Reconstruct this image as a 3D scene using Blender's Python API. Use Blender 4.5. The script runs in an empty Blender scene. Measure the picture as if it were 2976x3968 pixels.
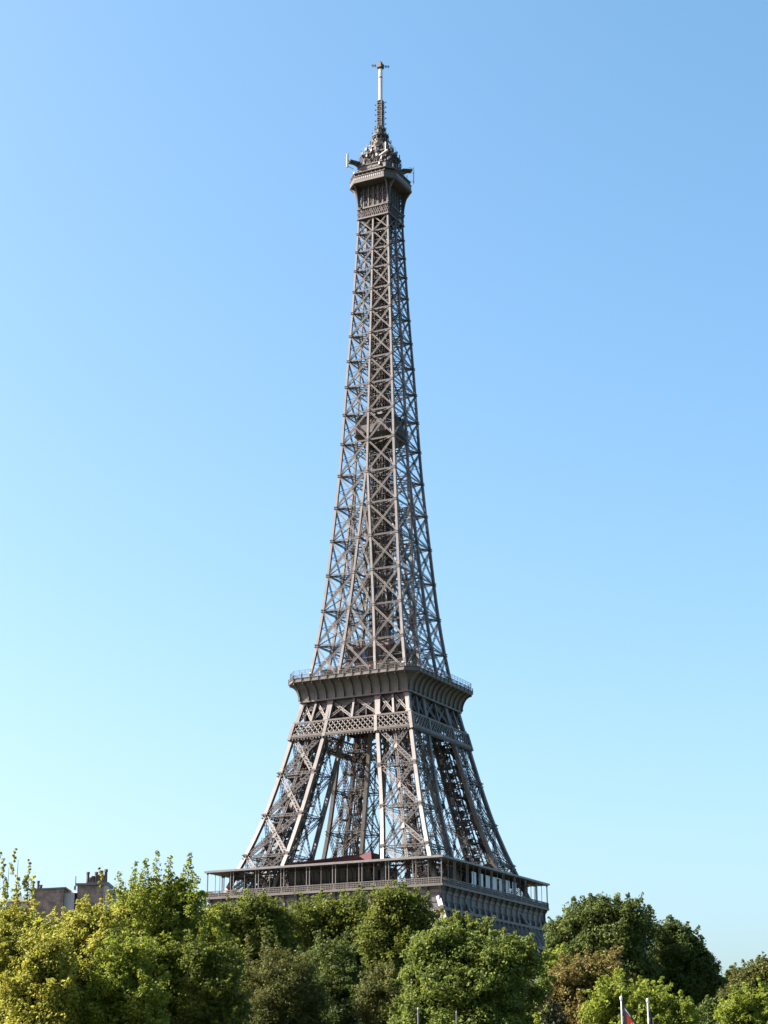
import bpy, math, random
import numpy as np
from mathutils import Vector, Matrix

# ------------------------------------------------------------------ camera, sky, sun
SC = bpy.context.scene
COL = SC.collection
CAM = np.array([238.36698, -464.51381, 1.97349])
F_ = np.array([-0.43298187, 0.84695923, 0.30852351])
R_ = np.array([0.89004595, 0.45586477, -0.00235027])
U_ = np.array([0.14263558, -0.27358247, 0.95121381])
FPX = 7167.992
cd = bpy.data.cameras.new('camera')
cam = bpy.data.objects.new('camera', cd); COL.objects.link(cam)
cd.sensor_fit = 'VERTICAL'; cd.sensor_height = 36; cd.lens = FPX/3968*36
cd.clip_start = 1; cd.clip_end = 20000
m = Matrix.Identity(4)
for i in range(3):
    m[i][0] = R_[i]; m[i][1] = U_[i]; m[i][2] = -F_[i]; m[i][3] = CAM[i]
cam.matrix_world = m
SC.camera = cam

SUN_AZ = math.radians(66)      # from -Y towards -X
SUN_EL = math.radians(38)
sdir = Vector((-math.sin(SUN_AZ)*math.cos(SUN_EL), -math.cos(SUN_AZ)*math.cos(SUN_EL), math.sin(SUN_EL)))
sl = bpy.data.lights.new('sun', 'SUN'); sl.energy = 5.0; sl.angle = math.radians(.53); sl.color = (1, .93, .82)
so = bpy.data.objects.new('sun', sl); COL.objects.link(so)
so.rotation_euler = sdir.to_track_quat('Z', 'Y').to_euler()

world = bpy.data.worlds.new('World'); SC.world = world; world.use_nodes = True
wt = world.node_tree; wt.nodes.clear()
sky = wt.nodes.new('ShaderNodeTexSky'); sky.sky_type = 'NISHITA'; sky.sun_disc = False
sky.sun_elevation = SUN_EL; sky.sun_rotation = math.atan2(sdir.x, sdir.y)
sky.altitude = 40; sky.air_density = 1.0; sky.dust_density = 3.0; sky.ozone_density = 1.5
hs = wt.nodes.new('ShaderNodeMixRGB'); hs.blend_type = 'MULTIPLY'; hs.inputs[0].default_value = 1; hs.inputs[2].default_value = (.84, 1.03, 1.10, 1)   # clear autumn air
sep = wt.nodes.new('ShaderNodeSeparateColor'); com = wt.nodes.new('ShaderNodeCombineColor')
wt.links.new(sky.outputs[0], sep.inputs[0]); wt.links.new(sep.outputs[2], com.inputs[2])
for ch, pv_, ex_ in ((0, 1.90, 1.22), (1, 2.83, .96)):
    dv = wt.nodes.new('ShaderNodeMath'); dv.operation = 'DIVIDE'; dv.inputs[1].default_value = pv_
    pw = wt.nodes.new('ShaderNodeMath'); pw.operation = 'POWER'; pw.inputs[1].default_value = ex_
    ml = wt.nodes.new('ShaderNodeMath'); ml.operation = 'MULTIPLY'; ml.inputs[1].default_value = pv_
    wt.links.new(sep.outputs[ch], dv.inputs[0]); wt.links.new(dv.outputs[0], pw.inputs[0]); wt.links.new(pw.outputs[0], ml.inputs[0]); wt.links.new(ml.outputs[0], com.inputs[ch])
bg = wt.nodes.new('ShaderNodeBackground'); bg.inputs['Strength'].default_value = 0.065
wo = wt.nodes.new('ShaderNodeOutputWorld')
wt.links.new(com.outputs[0], hs.inputs[1]); wt.links.new(hs.outputs[0], bg.inputs[0]); wt.links.new(bg.outputs[0], wo.inputs[0])
SC.view_settings.view_transform = 'Standard'; SC.view_settings.look = 'None'
SC.view_settings.exposure = 2.09; SC.view_settings.gamma = 1

# ------------------------------------------------------------------ helpers
def tag(o, label=None, cat=None, group=None, kind=None):
    if label: o['label'] = label
    if cat: o['category'] = cat
    if group: o['group'] = group
    if kind: o['kind'] = kind
    return o

def empty(name, loc=(0, 0, 0), rz=0):
    o = bpy.data.objects.new(name, None); COL.objects.link(o)
    o.location = loc; o.rotation_euler = (0, 0, rz); o.empty_display_size = 1
    return o

def copy_tree(o, parent=None):
    c = o.copy(); COL.objects.link(c); c.parent = parent
    for ch in list(o.children): copy_tree(ch, c)
    return c

def at(px, dist, py=3700):
    """ground point at a bearing (picture column, near the foot of the picture) and distance from the camera"""
    d = F_*FPX + R_*(px-1488) + U_*(1984-py); d = d[:2]/np.hypot(*d[:2])
    return CAM[:2]+d*dist

def zat(py, dist, px=1488):
    d = F_*FPX + R_*(px-1488)+U_*(1984-py)
    return CAM[2]+dist*d[2]/np.hypot(d[0], d[1])

def norm(v):
    v = np.asarray(v, float); return v/np.linalg.norm(v)

class MB:
    """collects bars and free polygons, builds one mesh"""
    def __init__(s): s.b = []; s.v = []; s.f = []
    def beam(s, p, q, w, h=None, up=(0, 0, 1)):
        s.b.append((*p, *q, w, h if h else w, *up))
    def poly(s, vs, fs):
        n = len(s.v); s.v += [tuple(map(float, v)) for v in vs]; s.f += [tuple(i+n for i in f) for f in fs]
    def box(s, a, b):
        (x0, y0, z0), (x1, y1, z1) = a, b
        s.poly([(x0, y0, z0), (x1, y0, z0), (x1, y1, z0), (x0, y1, z0), (x0, y0, z1), (x1, y0, z1), (x1, y1, z1), (x0, y1, z1)],
               [(0, 3, 2, 1), (4, 5, 6, 7), (0, 1, 5, 4), (1, 2, 6, 5), (2, 3, 7, 6), (3, 0, 4, 7)])
    def loft(s, rings, cap0=True, cap1=True):
        n = len(rings[0]); vs = [v for r in rings for v in r]; fs = []
        for i in range(len(rings)-1):
            for j in range(n):
                k = (j+1) % n; fs.append((i*n+j, i*n+k, (i+1)*n+k, (i+1)*n+j))
        if cap0: fs.append(tuple(range(n-1, -1, -1)))
        if cap1: fs.append(tuple((len(rings)-1)*n+j for j in range(n)))
        s.poly(vs, fs)
    def lattice(s, p, q, n, W, t=.14, pitch=None, depth=0, fl=None, x=True):
        """laced girder from p to q; W wide in the plane whose normal is n"""
        p = np.asarray(p, float); q = np.asarray(q, float); L = np.linalg.norm(q-p); d = (q-p)/L
        n = norm(np.asarray(n, float)-d*np.dot(n, d)); sd = np.cross(d, n); fl = fl or t*1.3
        k = max(1, int(round(L/(pitch or W))))
        for off in ((-depth/2, depth/2) if depth else (0,)):
            a = p+n*off; b = q+n*off
            for e in (-1, 1): s.beam(a+sd*e*W/2, b+sd*e*W/2, fl, fl, n)
            for i in range(k):
                u0 = a+d*L*i/k; u1 = a+d*L*(i+1)/k; e = 1 if i % 2 else -1
                s.beam(u0+sd*e*W/2, u1-sd*e*W/2, t*.75, t*.5, n)
                if x: s.beam(u0-sd*e*W/2, u1+sd*e*W/2, t*.75, t*.5, n)
    def arrays(s):
        V = np.array(s.v, float).reshape(-1, 3); F = list(s.f)
        if s.b:
            B = np.array(s.b, float); P, Q = B[:, :3], B[:, 3:6]; w, h, up = B[:, 6:7]/2, B[:, 7:8]/2, B[:, 8:11]
            d = Q-P; d /= np.linalg.norm(d, axis=1, keepdims=True)+1e-9
            bad = np.abs((d*up).sum(1)) > .98*np.linalg.norm(up, axis=1); up[bad] = (0, 1, 0)
            bad = np.abs((d*up).sum(1)) > .98; up[bad] = (1, 0, 0)
            sd = np.cross(d, up); sd /= np.linalg.norm(sd, axis=1, keepdims=True); u2 = np.cross(sd, d)
            c = [-sd*w-u2*h, sd*w-u2*h, sd*w+u2*h, -sd*w+u2*h]
            bv = np.stack([P+x for x in c]+[Q+x for x in c], 1).reshape(-1, 3)
            n0 = len(V); V = np.vstack([V, bv]) if n0 else bv
            q = np.array([(0, 3, 2, 1), (4, 5, 6, 7), (0, 1, 5, 4), (1, 2, 6, 5), (2, 3, 7, 6), (3, 0, 4, 7)])
            bf = (np.arange(len(B))[:, None, None]*8+q[None]+n0).reshape(-1, 4)
        else: bf = np.zeros((0, 4), int)
        return V, F, bf
    def build(s, name, mat, parent=None, smooth=False):
        V, F, bf = s.arrays()
        me = bpy.data.meshes.new(name)
        sizes = np.array([len(f) for f in F]+[4]*len(bf), dtype=np.int32)
        loops = np.concatenate([np.array([i for f in F for i in f], dtype=np.int32), bf.ravel().astype(np.int32)])
        me.vertices.add(len(V)); me.vertices.foreach_set('co', V.astype(np.float32).ravel())
        me.loops.add(len(loops)); me.loops.foreach_set('vertex_index', loops)
        me.polygons.add(len(sizes))
        st = np.concatenate([[0], np.cumsum(sizes)[:-1]]).astype(np.int32)
        me.polygons.foreach_set('loop_start', st)
        me.update(calc_edges=True); me.validate()
        me.polygons.foreach_set('use_smooth', [bool(smooth)]*len(me.polygons))
        me.materials.append(mat)
        o = bpy.data.objects.new(name, me); COL.objects.link(o); o.parent = parent
        return o

def rot4(fn):
    """call fn(T) for the four faces, T maps face coords (x along, y outward, z) to world"""
    for k in range(4):
        a = k*math.pi/2; c, s = round(math.cos(a)), round(math.sin(a))
        fn(lambda x, o, z, c=c, s=s: np.array([c*x+s*o, s*x-c*o, z]), k)
# face k=0 is the -Y face (o outward = -Y), k=1 the +X face

# ------------------------------------------------------------------ materials
def mat(name, col, rough=.6, metal=0, noise=.0, nscale=1.0, col2=None, spec=.4, bump=0):
    M = bpy.data.materials.new(name); M.use_nodes = True; nt = M.node_tree
    b = nt.nodes['Principled BSDF']; b.inputs['Roughness'].default_value = rough; b.inputs['Metallic'].default_value = metal
    b.inputs['Specular IOR Level'].default_value = spec
    b.inputs['Base Color'].default_value = (*col, 1)
    if noise or col2:
        tc = nt.nodes.new('ShaderNodeTexCoord'); nz = nt.nodes.new('ShaderNodeTexNoise')
        nz.inputs['Scale'].default_value = nscale; nz.inputs['Detail'].default_value = 6; nz.inputs['Roughness'].default_value = .65
        nt.links.new(tc.outputs['Object'], nz.inputs['Vector'])
        rp = nt.nodes.new('ShaderNodeValToRGB'); rp.color_ramp.elements[0].position = .35; rp.color_ramp.elements[1].position = .65
        c2 = col2 or tuple(c*(1+noise) for c in col); c1 = col if col2 else tuple(c*(1-noise) for c in col)
        rp.color_ramp.elements[0].color = (*c1, 1); rp.color_ramp.elements[1].color = (*c2, 1)
        nt.links.new(nz.outputs[0], rp.inputs[0]); nt.links.new(rp.outputs[0], b.inputs['Base Color'])
        if bump:
            bp = nt.nodes.new('ShaderNodeBump'); bp.inputs['Strength'].default_value = bump; bp.inputs['Distance'].default_value = .05
            nt.links.new(nz.outputs[0], bp.inputs['Height']); nt.links.new(bp.outputs[0], b.inputs['Normal'])
    return M

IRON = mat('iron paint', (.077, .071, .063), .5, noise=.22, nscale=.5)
IRON_D = mat('iron paint dark and shade', (.040, .037, .033), .6, noise=.2, nscale=.4)  # dark machinery iron; on inner bracing it paints in the shade
IRON_U = mat('iron paint summit', (.075, .071, .065), .5, noise=.22, nscale=.5)
DARK = mat('dark recess', (.05, .045, .042), .7, noise=.2)
FIN = mat('sunlit maroon fin', (.11, .036, .044), .5)  # lighter copy of the maroon, sunlight painted into the fin
MAROON = mat('shaded maroon cladding', (.06, .018, .022), .5, noise=.12, nscale=.6)  # darkened maroon, shade on the roof front painted in
IRON_C = mat('iron paint cabin', (.055, .049, .043), .55, noise=.16, nscale=.6)
GREY = mat('zinc roof', (.11, .108, .105), .45, noise=.15, nscale=.8)
GLASS = mat('dark glazing', (.02, .028, .03), .12, spec=.35)
GLASSB = mat('blue glazing', (.10, .17, .24), .12, spec=.8)
WHITE = mat('white enamel', (.5, .49, .48), .4)
DISH = mat('pale antenna plastic', (.19, .19, .19), .45)

# ------------------------------------------------------------------ profile of the tower
KZ = np.array([57.6, 75, 95, 115, 125, 140, 160, 185, 210, 235, 262.])
KW = np.array([32.33, 25.83, 20.65, 16.42, 14.70, 12.80, 11.09, 9.25, 8.03, 6.68, 5.46])
def _sp():
    n = len(KZ); h = np.diff(KZ); A = np.eye(n); b = np.zeros(n)
    for i in range(1, n-1):
        A[i, i-1] = h[i-1]; A[i, i] = 2*(h[i-1]+h[i]); A[i, i+1] = h[i]
        b[i] = 6*((KW[i+1]-KW[i])/h[i]-(KW[i]-KW[i-1])/h[i-1])
    return h, np.linalg.solve(A, b)
_h, _M = _sp()
def w_(z):
    if z < 57.6: return 32.33+(57.6-z)*.523
    if z > 262: return 5.46-(z-262)*.035
    i = int(np.clip(np.searchsorted(KZ, z)-1, 0, len(KZ)-2)); t = z-KZ[i]; u = KZ[i+1]-z
    return _M[i]*u**3/6/_h[i]+_M[i+1]*t**3/6/_h[i]+(KW[i]/_h[i]-_M[i]*_h[i]/6)*u+(KW[i+1]/_h[i]-_M[i+1]*_h[i]/6)*t
UZ = [57.6, 65.4, 102, 123, 139.5, 155, 171, 181.2]; UW = [16.2, 14.45, 7.8, 5.05, 3.55, 2.15, .8, 0]
def u_(z):
    if z < 57.6: return 16.2+(57.6-z)*.36
    return float(np.interp(z, UZ, UW))
def octa(W, c, z):
    return [(-W+c, -W, z), (W-c, -W, z), (W, -W+c, z), (W, W-c, z), (W-c, W, z), (-W+c, W, z), (-W, W-c, z), (-W, -W+c, z)]

tower = empty('lattice_tower')
tag(tower, 'tall grey-brown iron lattice tower with three platforms, tapering to a white antenna', 'tower')

# ------------------------------------------------------------------ legs (ground to second platform)
ZL = [0, 13, 26, 38, 50.8, 57.6, 68.3, 79.6, 91.4, 102.2]
leg = MB(); track = MB(); stair = MB()
def C4(z):
    w, u = w_(z), u_(z); return {'ww': np.array([w, -w, z]), 'wu': np.array([w, -u, z]), 'uw': np.array([u, -w, z]), 'uu': np.array([u, -u, z])}
def chord(mb, key, z0, z1, sz, n=1, step=5.):
    k = max(1, int((z1-z0)/step)); zz = np.linspace(z0, z1, k+1)
    off = {'ww': (-1, 1), 'wu': (-1, -1), 'uw': (1, 1), 'uu': (1, -1)}[key]
    for a, b in zip(zz[:-1], zz[1:]):
        A = C4(a)[key]+np.array([off[0]*sz/2, off[1]*sz/2, 0]); B = C4(b)[key]+np.array([off[0]*sz/2, off[1]*sz/2, 0])
        mb.beam(A, B+(B-A)*.01, sz, sz, (0, 1, 0))
for key in ('ww', 'wu', 'uw', 'uu'):
    chord(leg, key, 57.6, 118.5, 1.05)
    chord(leg, key, 0, 57.6, 1.25)
SIDES = [('uw', 'ww', (0, -1, 0)), ('ww', 'wu', (1, 0, 0)), ('uu', 'wu', (0, 1, 0)), ('uw', 'uu', (-1, 0, 0))]
def gusset(mb, p, n, s, t=.12):
    """plate with collar bars at a node"""
    p = np.asarray(p, float); n = np.asarray(n, float); sd = norm(np.cross(n, (0, 0, 1)))
    a = p+n*(.02)
    mb.beam(a-np.array([0, 0, s*.75]), a+np.array([0, 0, s*.75]), s*.9, t, n)
    for dz in (-.42*s, .42*s):
        mb.beam(a-sd*s*.95+np.array([0, 0, dz]), a+sd*s*.95+np.array([0, 0, dz]), s*.22, t*1.9, n)
for i in range(len(ZL)-1):
    z0, z1 = ZL[i], ZL[i+1]
    if z0 == 50.8: continue
    c0, c1 = C4(z0), C4(z1); up = z0 >= 57
    for a, b, n in SIDES:
        n = np.array(n, float); outer = (a, b) in (('uw', 'ww'), ('ww', 'wu'))
        ins = -n*.45
        A0, B0, A1, B1 = c0[a]+ins, c0[b]+ins, c1[a]+ins, c1[b]+ins
        e = norm(B0-A0)*.9
        W = 1.05 if up else 1.5
        lm = leg if outer else track  # inner sides join the darker mesh, shade painted through its colour
        lm.lattice(A0+e, B1-e, n, W if outer else .7, .105, 1.1, .5 if outer else 0)
        lm.lattice(B0-e, A1+e, n, W if outer else .7, .105, 1.1, .5 if outer else 0)
        lm.lattice(A1+e*.5, B1-e*.5, n, .7, .10, 1.1, .5 if outer else 0)
        m0, m1 = (A0+B0)/2, (A1+B1)/2
        track.lattice(m0-n*.3, m1-n*.3, n, .7 if up else 1.2, .11, .9, .4 if outer else 0)  # mid vertical also in the darker iron, painted as if shaded
        mc = (m0+m1)/2+n*.25
        leg.beam(mc-(m1-m0)*.07, mc+(m1-m0)*.07, .95, .1, n)
        if outer:
            gusset(leg, m1+n*.3, n, .75)
            gusset(leg, c1[a]+norm(B0-A0)*.55+n*.03, n, 1.05); gusset(leg, c1[b]-norm(B0-A0)*.55+n*.03, n, 1.05)
    # horizontal diaphragm
    leg.lattice(c1['ww'], c1['uu'], (0, 0, 1), .6, .12, .9, 0); leg.lattice(c1['wu'], c1['uw'], (0, 0, 1), .6, .12, .9, 0)
    # counter-bracing inside the leg, its shade painted by the darker iron
    if up:
        for f in (.33, .66):
            P0 = c0['uw']*(1-f)+c0['ww']*f; P1 = c1['uu']*(1-f)+c1['wu']*f
            Q0 = c0['uu']*(1-f)+c0['wu']*f; Q1 = c1['uw']*(1-f)+c1['ww']*f
            track.lattice(P0, P1, (1, 0, 0), .4, .1, .9)
# between belt and cove: plain chords and crosses of the leg
# lift rails running up inside the leg
def inleg(z, f, g):
    w, u = w_(z), u_(z); return np.array([u+(w-u)*f, -(u+(w-u)*g), z])
zz = np.linspace(50, 116, 26)
for f, g in ((.30, .30), (.42, .42), (.55, .55), (.36, .62), (.62, .36), (.25, .45), (.45, .25), (.7, .7)):
    for a, b in zip(zz[:-1], zz[1:]): track.beam(inleg(a, f, g), inleg(b, f, g)*1.0, .26, .42, (1, 0, 0))
for z in np.arange(51, 115, 1.55):
    for (f, g), (f2, g2) in (((.30, .30), (.55, .55)), ((.36, .62), (.62, .36)), ((.25, .45), (.45, .25))):
        track.beam(inleg(z, f, g), inleg(z, f2, g2), .16, .2)
for a, b in zip(zz[:-1], zz[1:]):
    a, b = a+.5, b-.35
    for f in (.36, .49): track.beam(inleg(a, f, f-.02), inleg(b, f, f-.02), 1.1, .25, (1, 1, 0))
for z in np.arange(52, 112, 6.2):     # glazed hoods and machinery decks on the rail bed
    a = inleg(z, .34, .34); track.box(a-np.array([1.3, 1.3, .1]), a+np.array([1.3, 1.3, .25]))
# staircase flights zig-zagging up the leg with landings
z = 58.5; k = 0
while z < 108:
    dz = 3.2; f0, f1 = (.42, .86) if k % 2 else (.86, .42)
    p = inleg(z, f0, .68); q = inleg(z+dz, f1, .68)
    stair.beam(p, q, 1.3, .32)
    for e in (-.62, .62):
        for h in (.55, 1.1): stair.beam(p+np.array([0, e, h]), q+np.array([0, e, h]), .07)
        for t in np.linspace(0, 1, 7): r = p+(q-p)*t+np.array([0, e, 0]); stair.beam(r, r+np.array([0, 0, 1.1]), .05)
    stair.box(q-np.array([1.1, .9, .22]), q+np.array([1.1, 2.1, .1]))
    for e in ((-1.1, -.9), (1.1, -.9), (-1.1, 2.1), (1.1, 2.1)): r = q+np.array([e[0], e[1], 0]); stair.beam(r, r+np.array([0, 0, 2.2]), .08)
    for h in (1.1, 2.2):
        stair.beam(q+np.array([-1.1, -.9, h]), q+np.array([1.1, -.9, h]), .07); stair.beam(q+np.array([-1.1, 2.1, h]), q+np.array([1.1, 2.1, h]), .07)
    z += dz; k += 1
lg = leg.build('leg', IRON, tower); track.build('track_and_shaded_bracing', IRON_D, lg); stair.build('staircase', IRON_D, lg)
# masonry footing
FT = []
for x, y in ((w_(0), -w_(0)), (w_(0), -u_(0)), (u_(0), -w_(0)), (u_(0), -u_(0))):
    FT.append(MB()); FT[-1].loft([[(x+a*s, y+b*s, z) for a, b in ((-1, -1), (1, -1), (1, 1), (-1, 1))] for s, z in ((4, -.3), (4, 1.2), (2.2, 3.2))])
STONE = mat('stone', (.25, .23, .20), .8, noise=.15, nscale=.8)
for ft in FT: ft.build('footing', STONE, lg)
for k in range(1, 4):
    c = copy_tree(lg, tower); c.rotation_euler = (0, 0, k*math.pi/2)

# ------------------------------------------------------------------ arches and lower trusses
def arch_fn(T, k):
    a = MB()
    R1, R2 = 37.3, 40.2; zc = 6
    prev = None; n = 46; o = lambda z: w_(z)-.6
    for i in range(n+1):
        t = math.pi*(.06+.88*i/n)
        p1 = T(R1*math.cos(t), o(zc+R1*math.sin(t)), zc+R1*math.sin(t)); p2 = T(R2*math.cos(t), o(zc+R2*math.sin(t)), zc+R2*math.sin(t))
        if prev is not None:
            a.beam(prev[0], p1, .6, .8, T(0, 1, 0)); a.beam(prev[1], p2, .5, .8, T(0, 1, 0))
            a.beam(prev[0], p2, .22, .2, T(0, 1, 0)); a.beam(prev[1], p1, .22, .2, T(0, 1, 0))
        a.beam(p1, p2, .25, .4, T(0, 1, 0)); prev = (p1, p2)
    a.build('arch', IRON, tower)
rot4(arch_fn)
def low_truss(T, k):
    a = MB(); n = T(0, 1, 0)
    zt, zb = 50.6, 44.8
    Wt, Wb = w_(zt)-.1, w_(zb)-.1
    a.beam(T(-Wt, Wt, zt), T(Wt, Wt, zt), .7, .9, n); a.beam(T(-Wb, Wb, zb), T(Wb, Wb, zb), .8, .9, n)
    m = 24
    for i in range(m):
        x0, x1 = -1+2*i/m, -1+2*(i+1)/m
        a.lattice(T(x0*Wt, Wt, zt), T(x1*Wb, Wb, zb), n, .34, .13, 1, .5); a.lattice(T(x1*Wt, Wt, zt), T(x0*Wb, Wb, zb), n, .34, .13, 1, .5)
        a.beam(T(x0*Wt, Wt, zt), T(x0*Wb, Wb, zb), .35, .4, n)
    # inner parallel truss
    Wt, Wb = Wt-9, Wb-9
    a.beam(T(-Wt, Wt, zt), T(Wt, Wt, zt), .7, .9, n); a.beam(T(-Wb, Wb, zb), T(Wb, Wb, zb), .8, .9, n)
    for i in range(0, m, 2):
        x0, x1 = -1+2*i/m, -1+2*(i+2)/m
        a.beam(T(x0*Wt, Wt, zt), T(x1*Wb, Wb, zb), .35, .3, n); a.beam(T(x1*Wt, Wt, zt), T(x0*Wb, Wb, zb), .35, .3, n)
    a.build('arch_truss', IRON, tower)
rot4(low_truss)

# ------------------------------------------------------------------ first platform
deck = MB()
def ring(mb, Wo, Wi, z0, z1):
    for a, b in (((-Wo, -Wo), (Wo, -Wi)), ((-Wo, Wi), (Wo, Wo)), ((-Wo, -Wi), (-Wi, Wi)), ((Wi, -Wi), (Wo, Wi))):
        mb.box((a[0], a[1], z0), (b[0], b[1], z1))
ring(deck, 34.7, 14, 56.0, 56.95)
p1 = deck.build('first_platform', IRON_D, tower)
fr = MB()
def frieze(T, k):
    a = MB(); n = T(0, 1, 0); nb = 18
    def fbox(x0, x1, o0, o1, z0, z1):
        vs = [T(x, o, z) for z in (z0, z1) for x, o in ((x0, o0), (x1, o0), (x1, o1), (x0, o1))]
        a.poly(vs, [(0, 1, 2, 3), (7, 6, 5, 4), (0, 4, 5, 1), (1, 5, 6, 2), (2, 6, 7, 3), (3, 7, 4, 0)])
    fbox(-33.95, 33.95, 33.6, 34.05, 51.2, 56.6)          # recessed wall carrying the frieze
    fbox(-35.5, 35.5, 34.1, 35.45, 56.55, 57.1)           # moulded ledge
    fbox(-35.2, 35.2, 34.05, 34.75, 50.55, 51.25)         # lower moulding
    fbox(-33.9, 33.9, 34.05, 34.3, 54.9, 56.4)            # raised name band
    for i in range(nb+1):
        x = -34.4+68.8*i/nb
        # curved console: stem, swelling foot and scroll top
        prof = [(34.1, 51.25), (34.85, 51.25), (34.8, 52.2), (34.45, 53.1), (34.4, 54.6), (34.6, 55.4), (35.05, 56.0), (35.3, 56.5), (34.1, 56.5)]
        wd = [.55, .55, .5, .26, .24, .26, .34, .34, .34]
        vs = [T(x-wd[j], o, z) for j, (o, z) in enumerate(prof)]+[T(x+wd[j], o, z) for j, (o, z) in enumerate(prof)]
        m = len(prof); a.poly(vs, [tuple(range(m)), tuple(range(2*m-1, m-1, -1))]+[(j, j+m, (j+1) % m+m, (j+1) % m) for j in range(m)])
        if i < nb:   # panel frame of the name band
            x1 = x+68.8/nb
            a.beam(T(x+.45, 34.33, 53.1), T(x1-.45, 34.33, 53.1), .12, .12, n)
    a.build('frieze', IRON_U, p1)
rot4(frieze)
def balustrade(T, k):
    a = MB(); n = T(0, 1, 0)
    for z in (57.15, 57.62, 58.1, 58.62): a.beam(T(-35.3, 35.15, z), T(35.3, 35.15, z), .13 if z < 58.5 else .2, .16, n)
    x = -35.3; i = 0
    while x <= 35.3:
        a.beam(T(x, 35.15, 57.1), T(x, 35.15, 58.6), .12 if i % 8 else .3, .12, n); x += .49; i += 1
    for i in range(18):
        x0 = -35.2+70.4*i/18
        a.beam(T(x0+.2, 35.05, 57.75), T(x0+3.7, 35.05, 57.75), .62, .05, n)
    a.build('balustrade', IRON, p1)
rot4(balustrade)
cp = MB()
cp.loft([[(-s*W, -s2*W, z) for s, s2 in ((1, 1), (-1, 1), (-1, -1), (1, -1))] for W, z in ((35.75, 63.62), (35.75, 64.12), (35.2, 64.25), (29.2, 64.5), (29.2, 63.95), (35.2, 63.62))], False, False)
cp.poly([(s*35.75, t*35.75, 63.62) for s, t in ((1, 1), (-1, 1), (-1, -1), (1, -1))]+[(s*35.2, t*35.2, 63.62) for s, t in ((1, 1), (-1, 1), (-1, -1), (1, -1))],
        [(0, 1, 5, 4), (1, 2, 6, 5), (2, 3, 7, 6), (3, 0, 4, 7)])
def cpb(T, k):
    for i in range(37):
        x = -35.2+70.4*i/36; cp.beam(T(x, 29.3, 63.85), T(x, 35.2, 63.55), .16, .3, T(1, 0, 0))
rot4(cpb)
cp.build('canopy', GREY, p1)
pm = MB(); pm.beam((0, 0, 57.1), (0, 0, 63.6), .24, .24, (0, 1, 0)); pm.beam((0, 0, 57.1), (0, 0, 57.5), .42, .42, (0, 1, 0)); pm.beam((0, 0, 63.2), (0, 0, 63.6), .4, .4, (0, 1, 0))
pm2 = MB(); pm2.beam((0, 0, 57.1), (0, 0, 63.6), .12, .12, (0, 1, 0))
post = pm.build('canopy_post', IRON, p1); thin = pm2.build('canopy_rod', IRON, p1)
first = [True, True]
def posts(T, k):
    for i in range(0, 10):
        xb = -35.1+70.2*i/9
        for dx in ((-.45, .45) if 0 < i < 9 else ((0,) if i == 0 else ())):
            o = post if first[0] else post.copy()
            if not first[0]: COL.objects.link(o)
            first[0] = False; q = T(xb+dx, 35.0, 0); o.location = (q[0], q[1], 0)
        if i < 9:
            o = thin if first[1] else thin.copy()
            if not first[1]: COL.objects.link(o)
            first[1] = False; q = T(xb+3.9, 35.0, 0); o.location = (q[0], q[1], 0)
rot4(posts)
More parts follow.
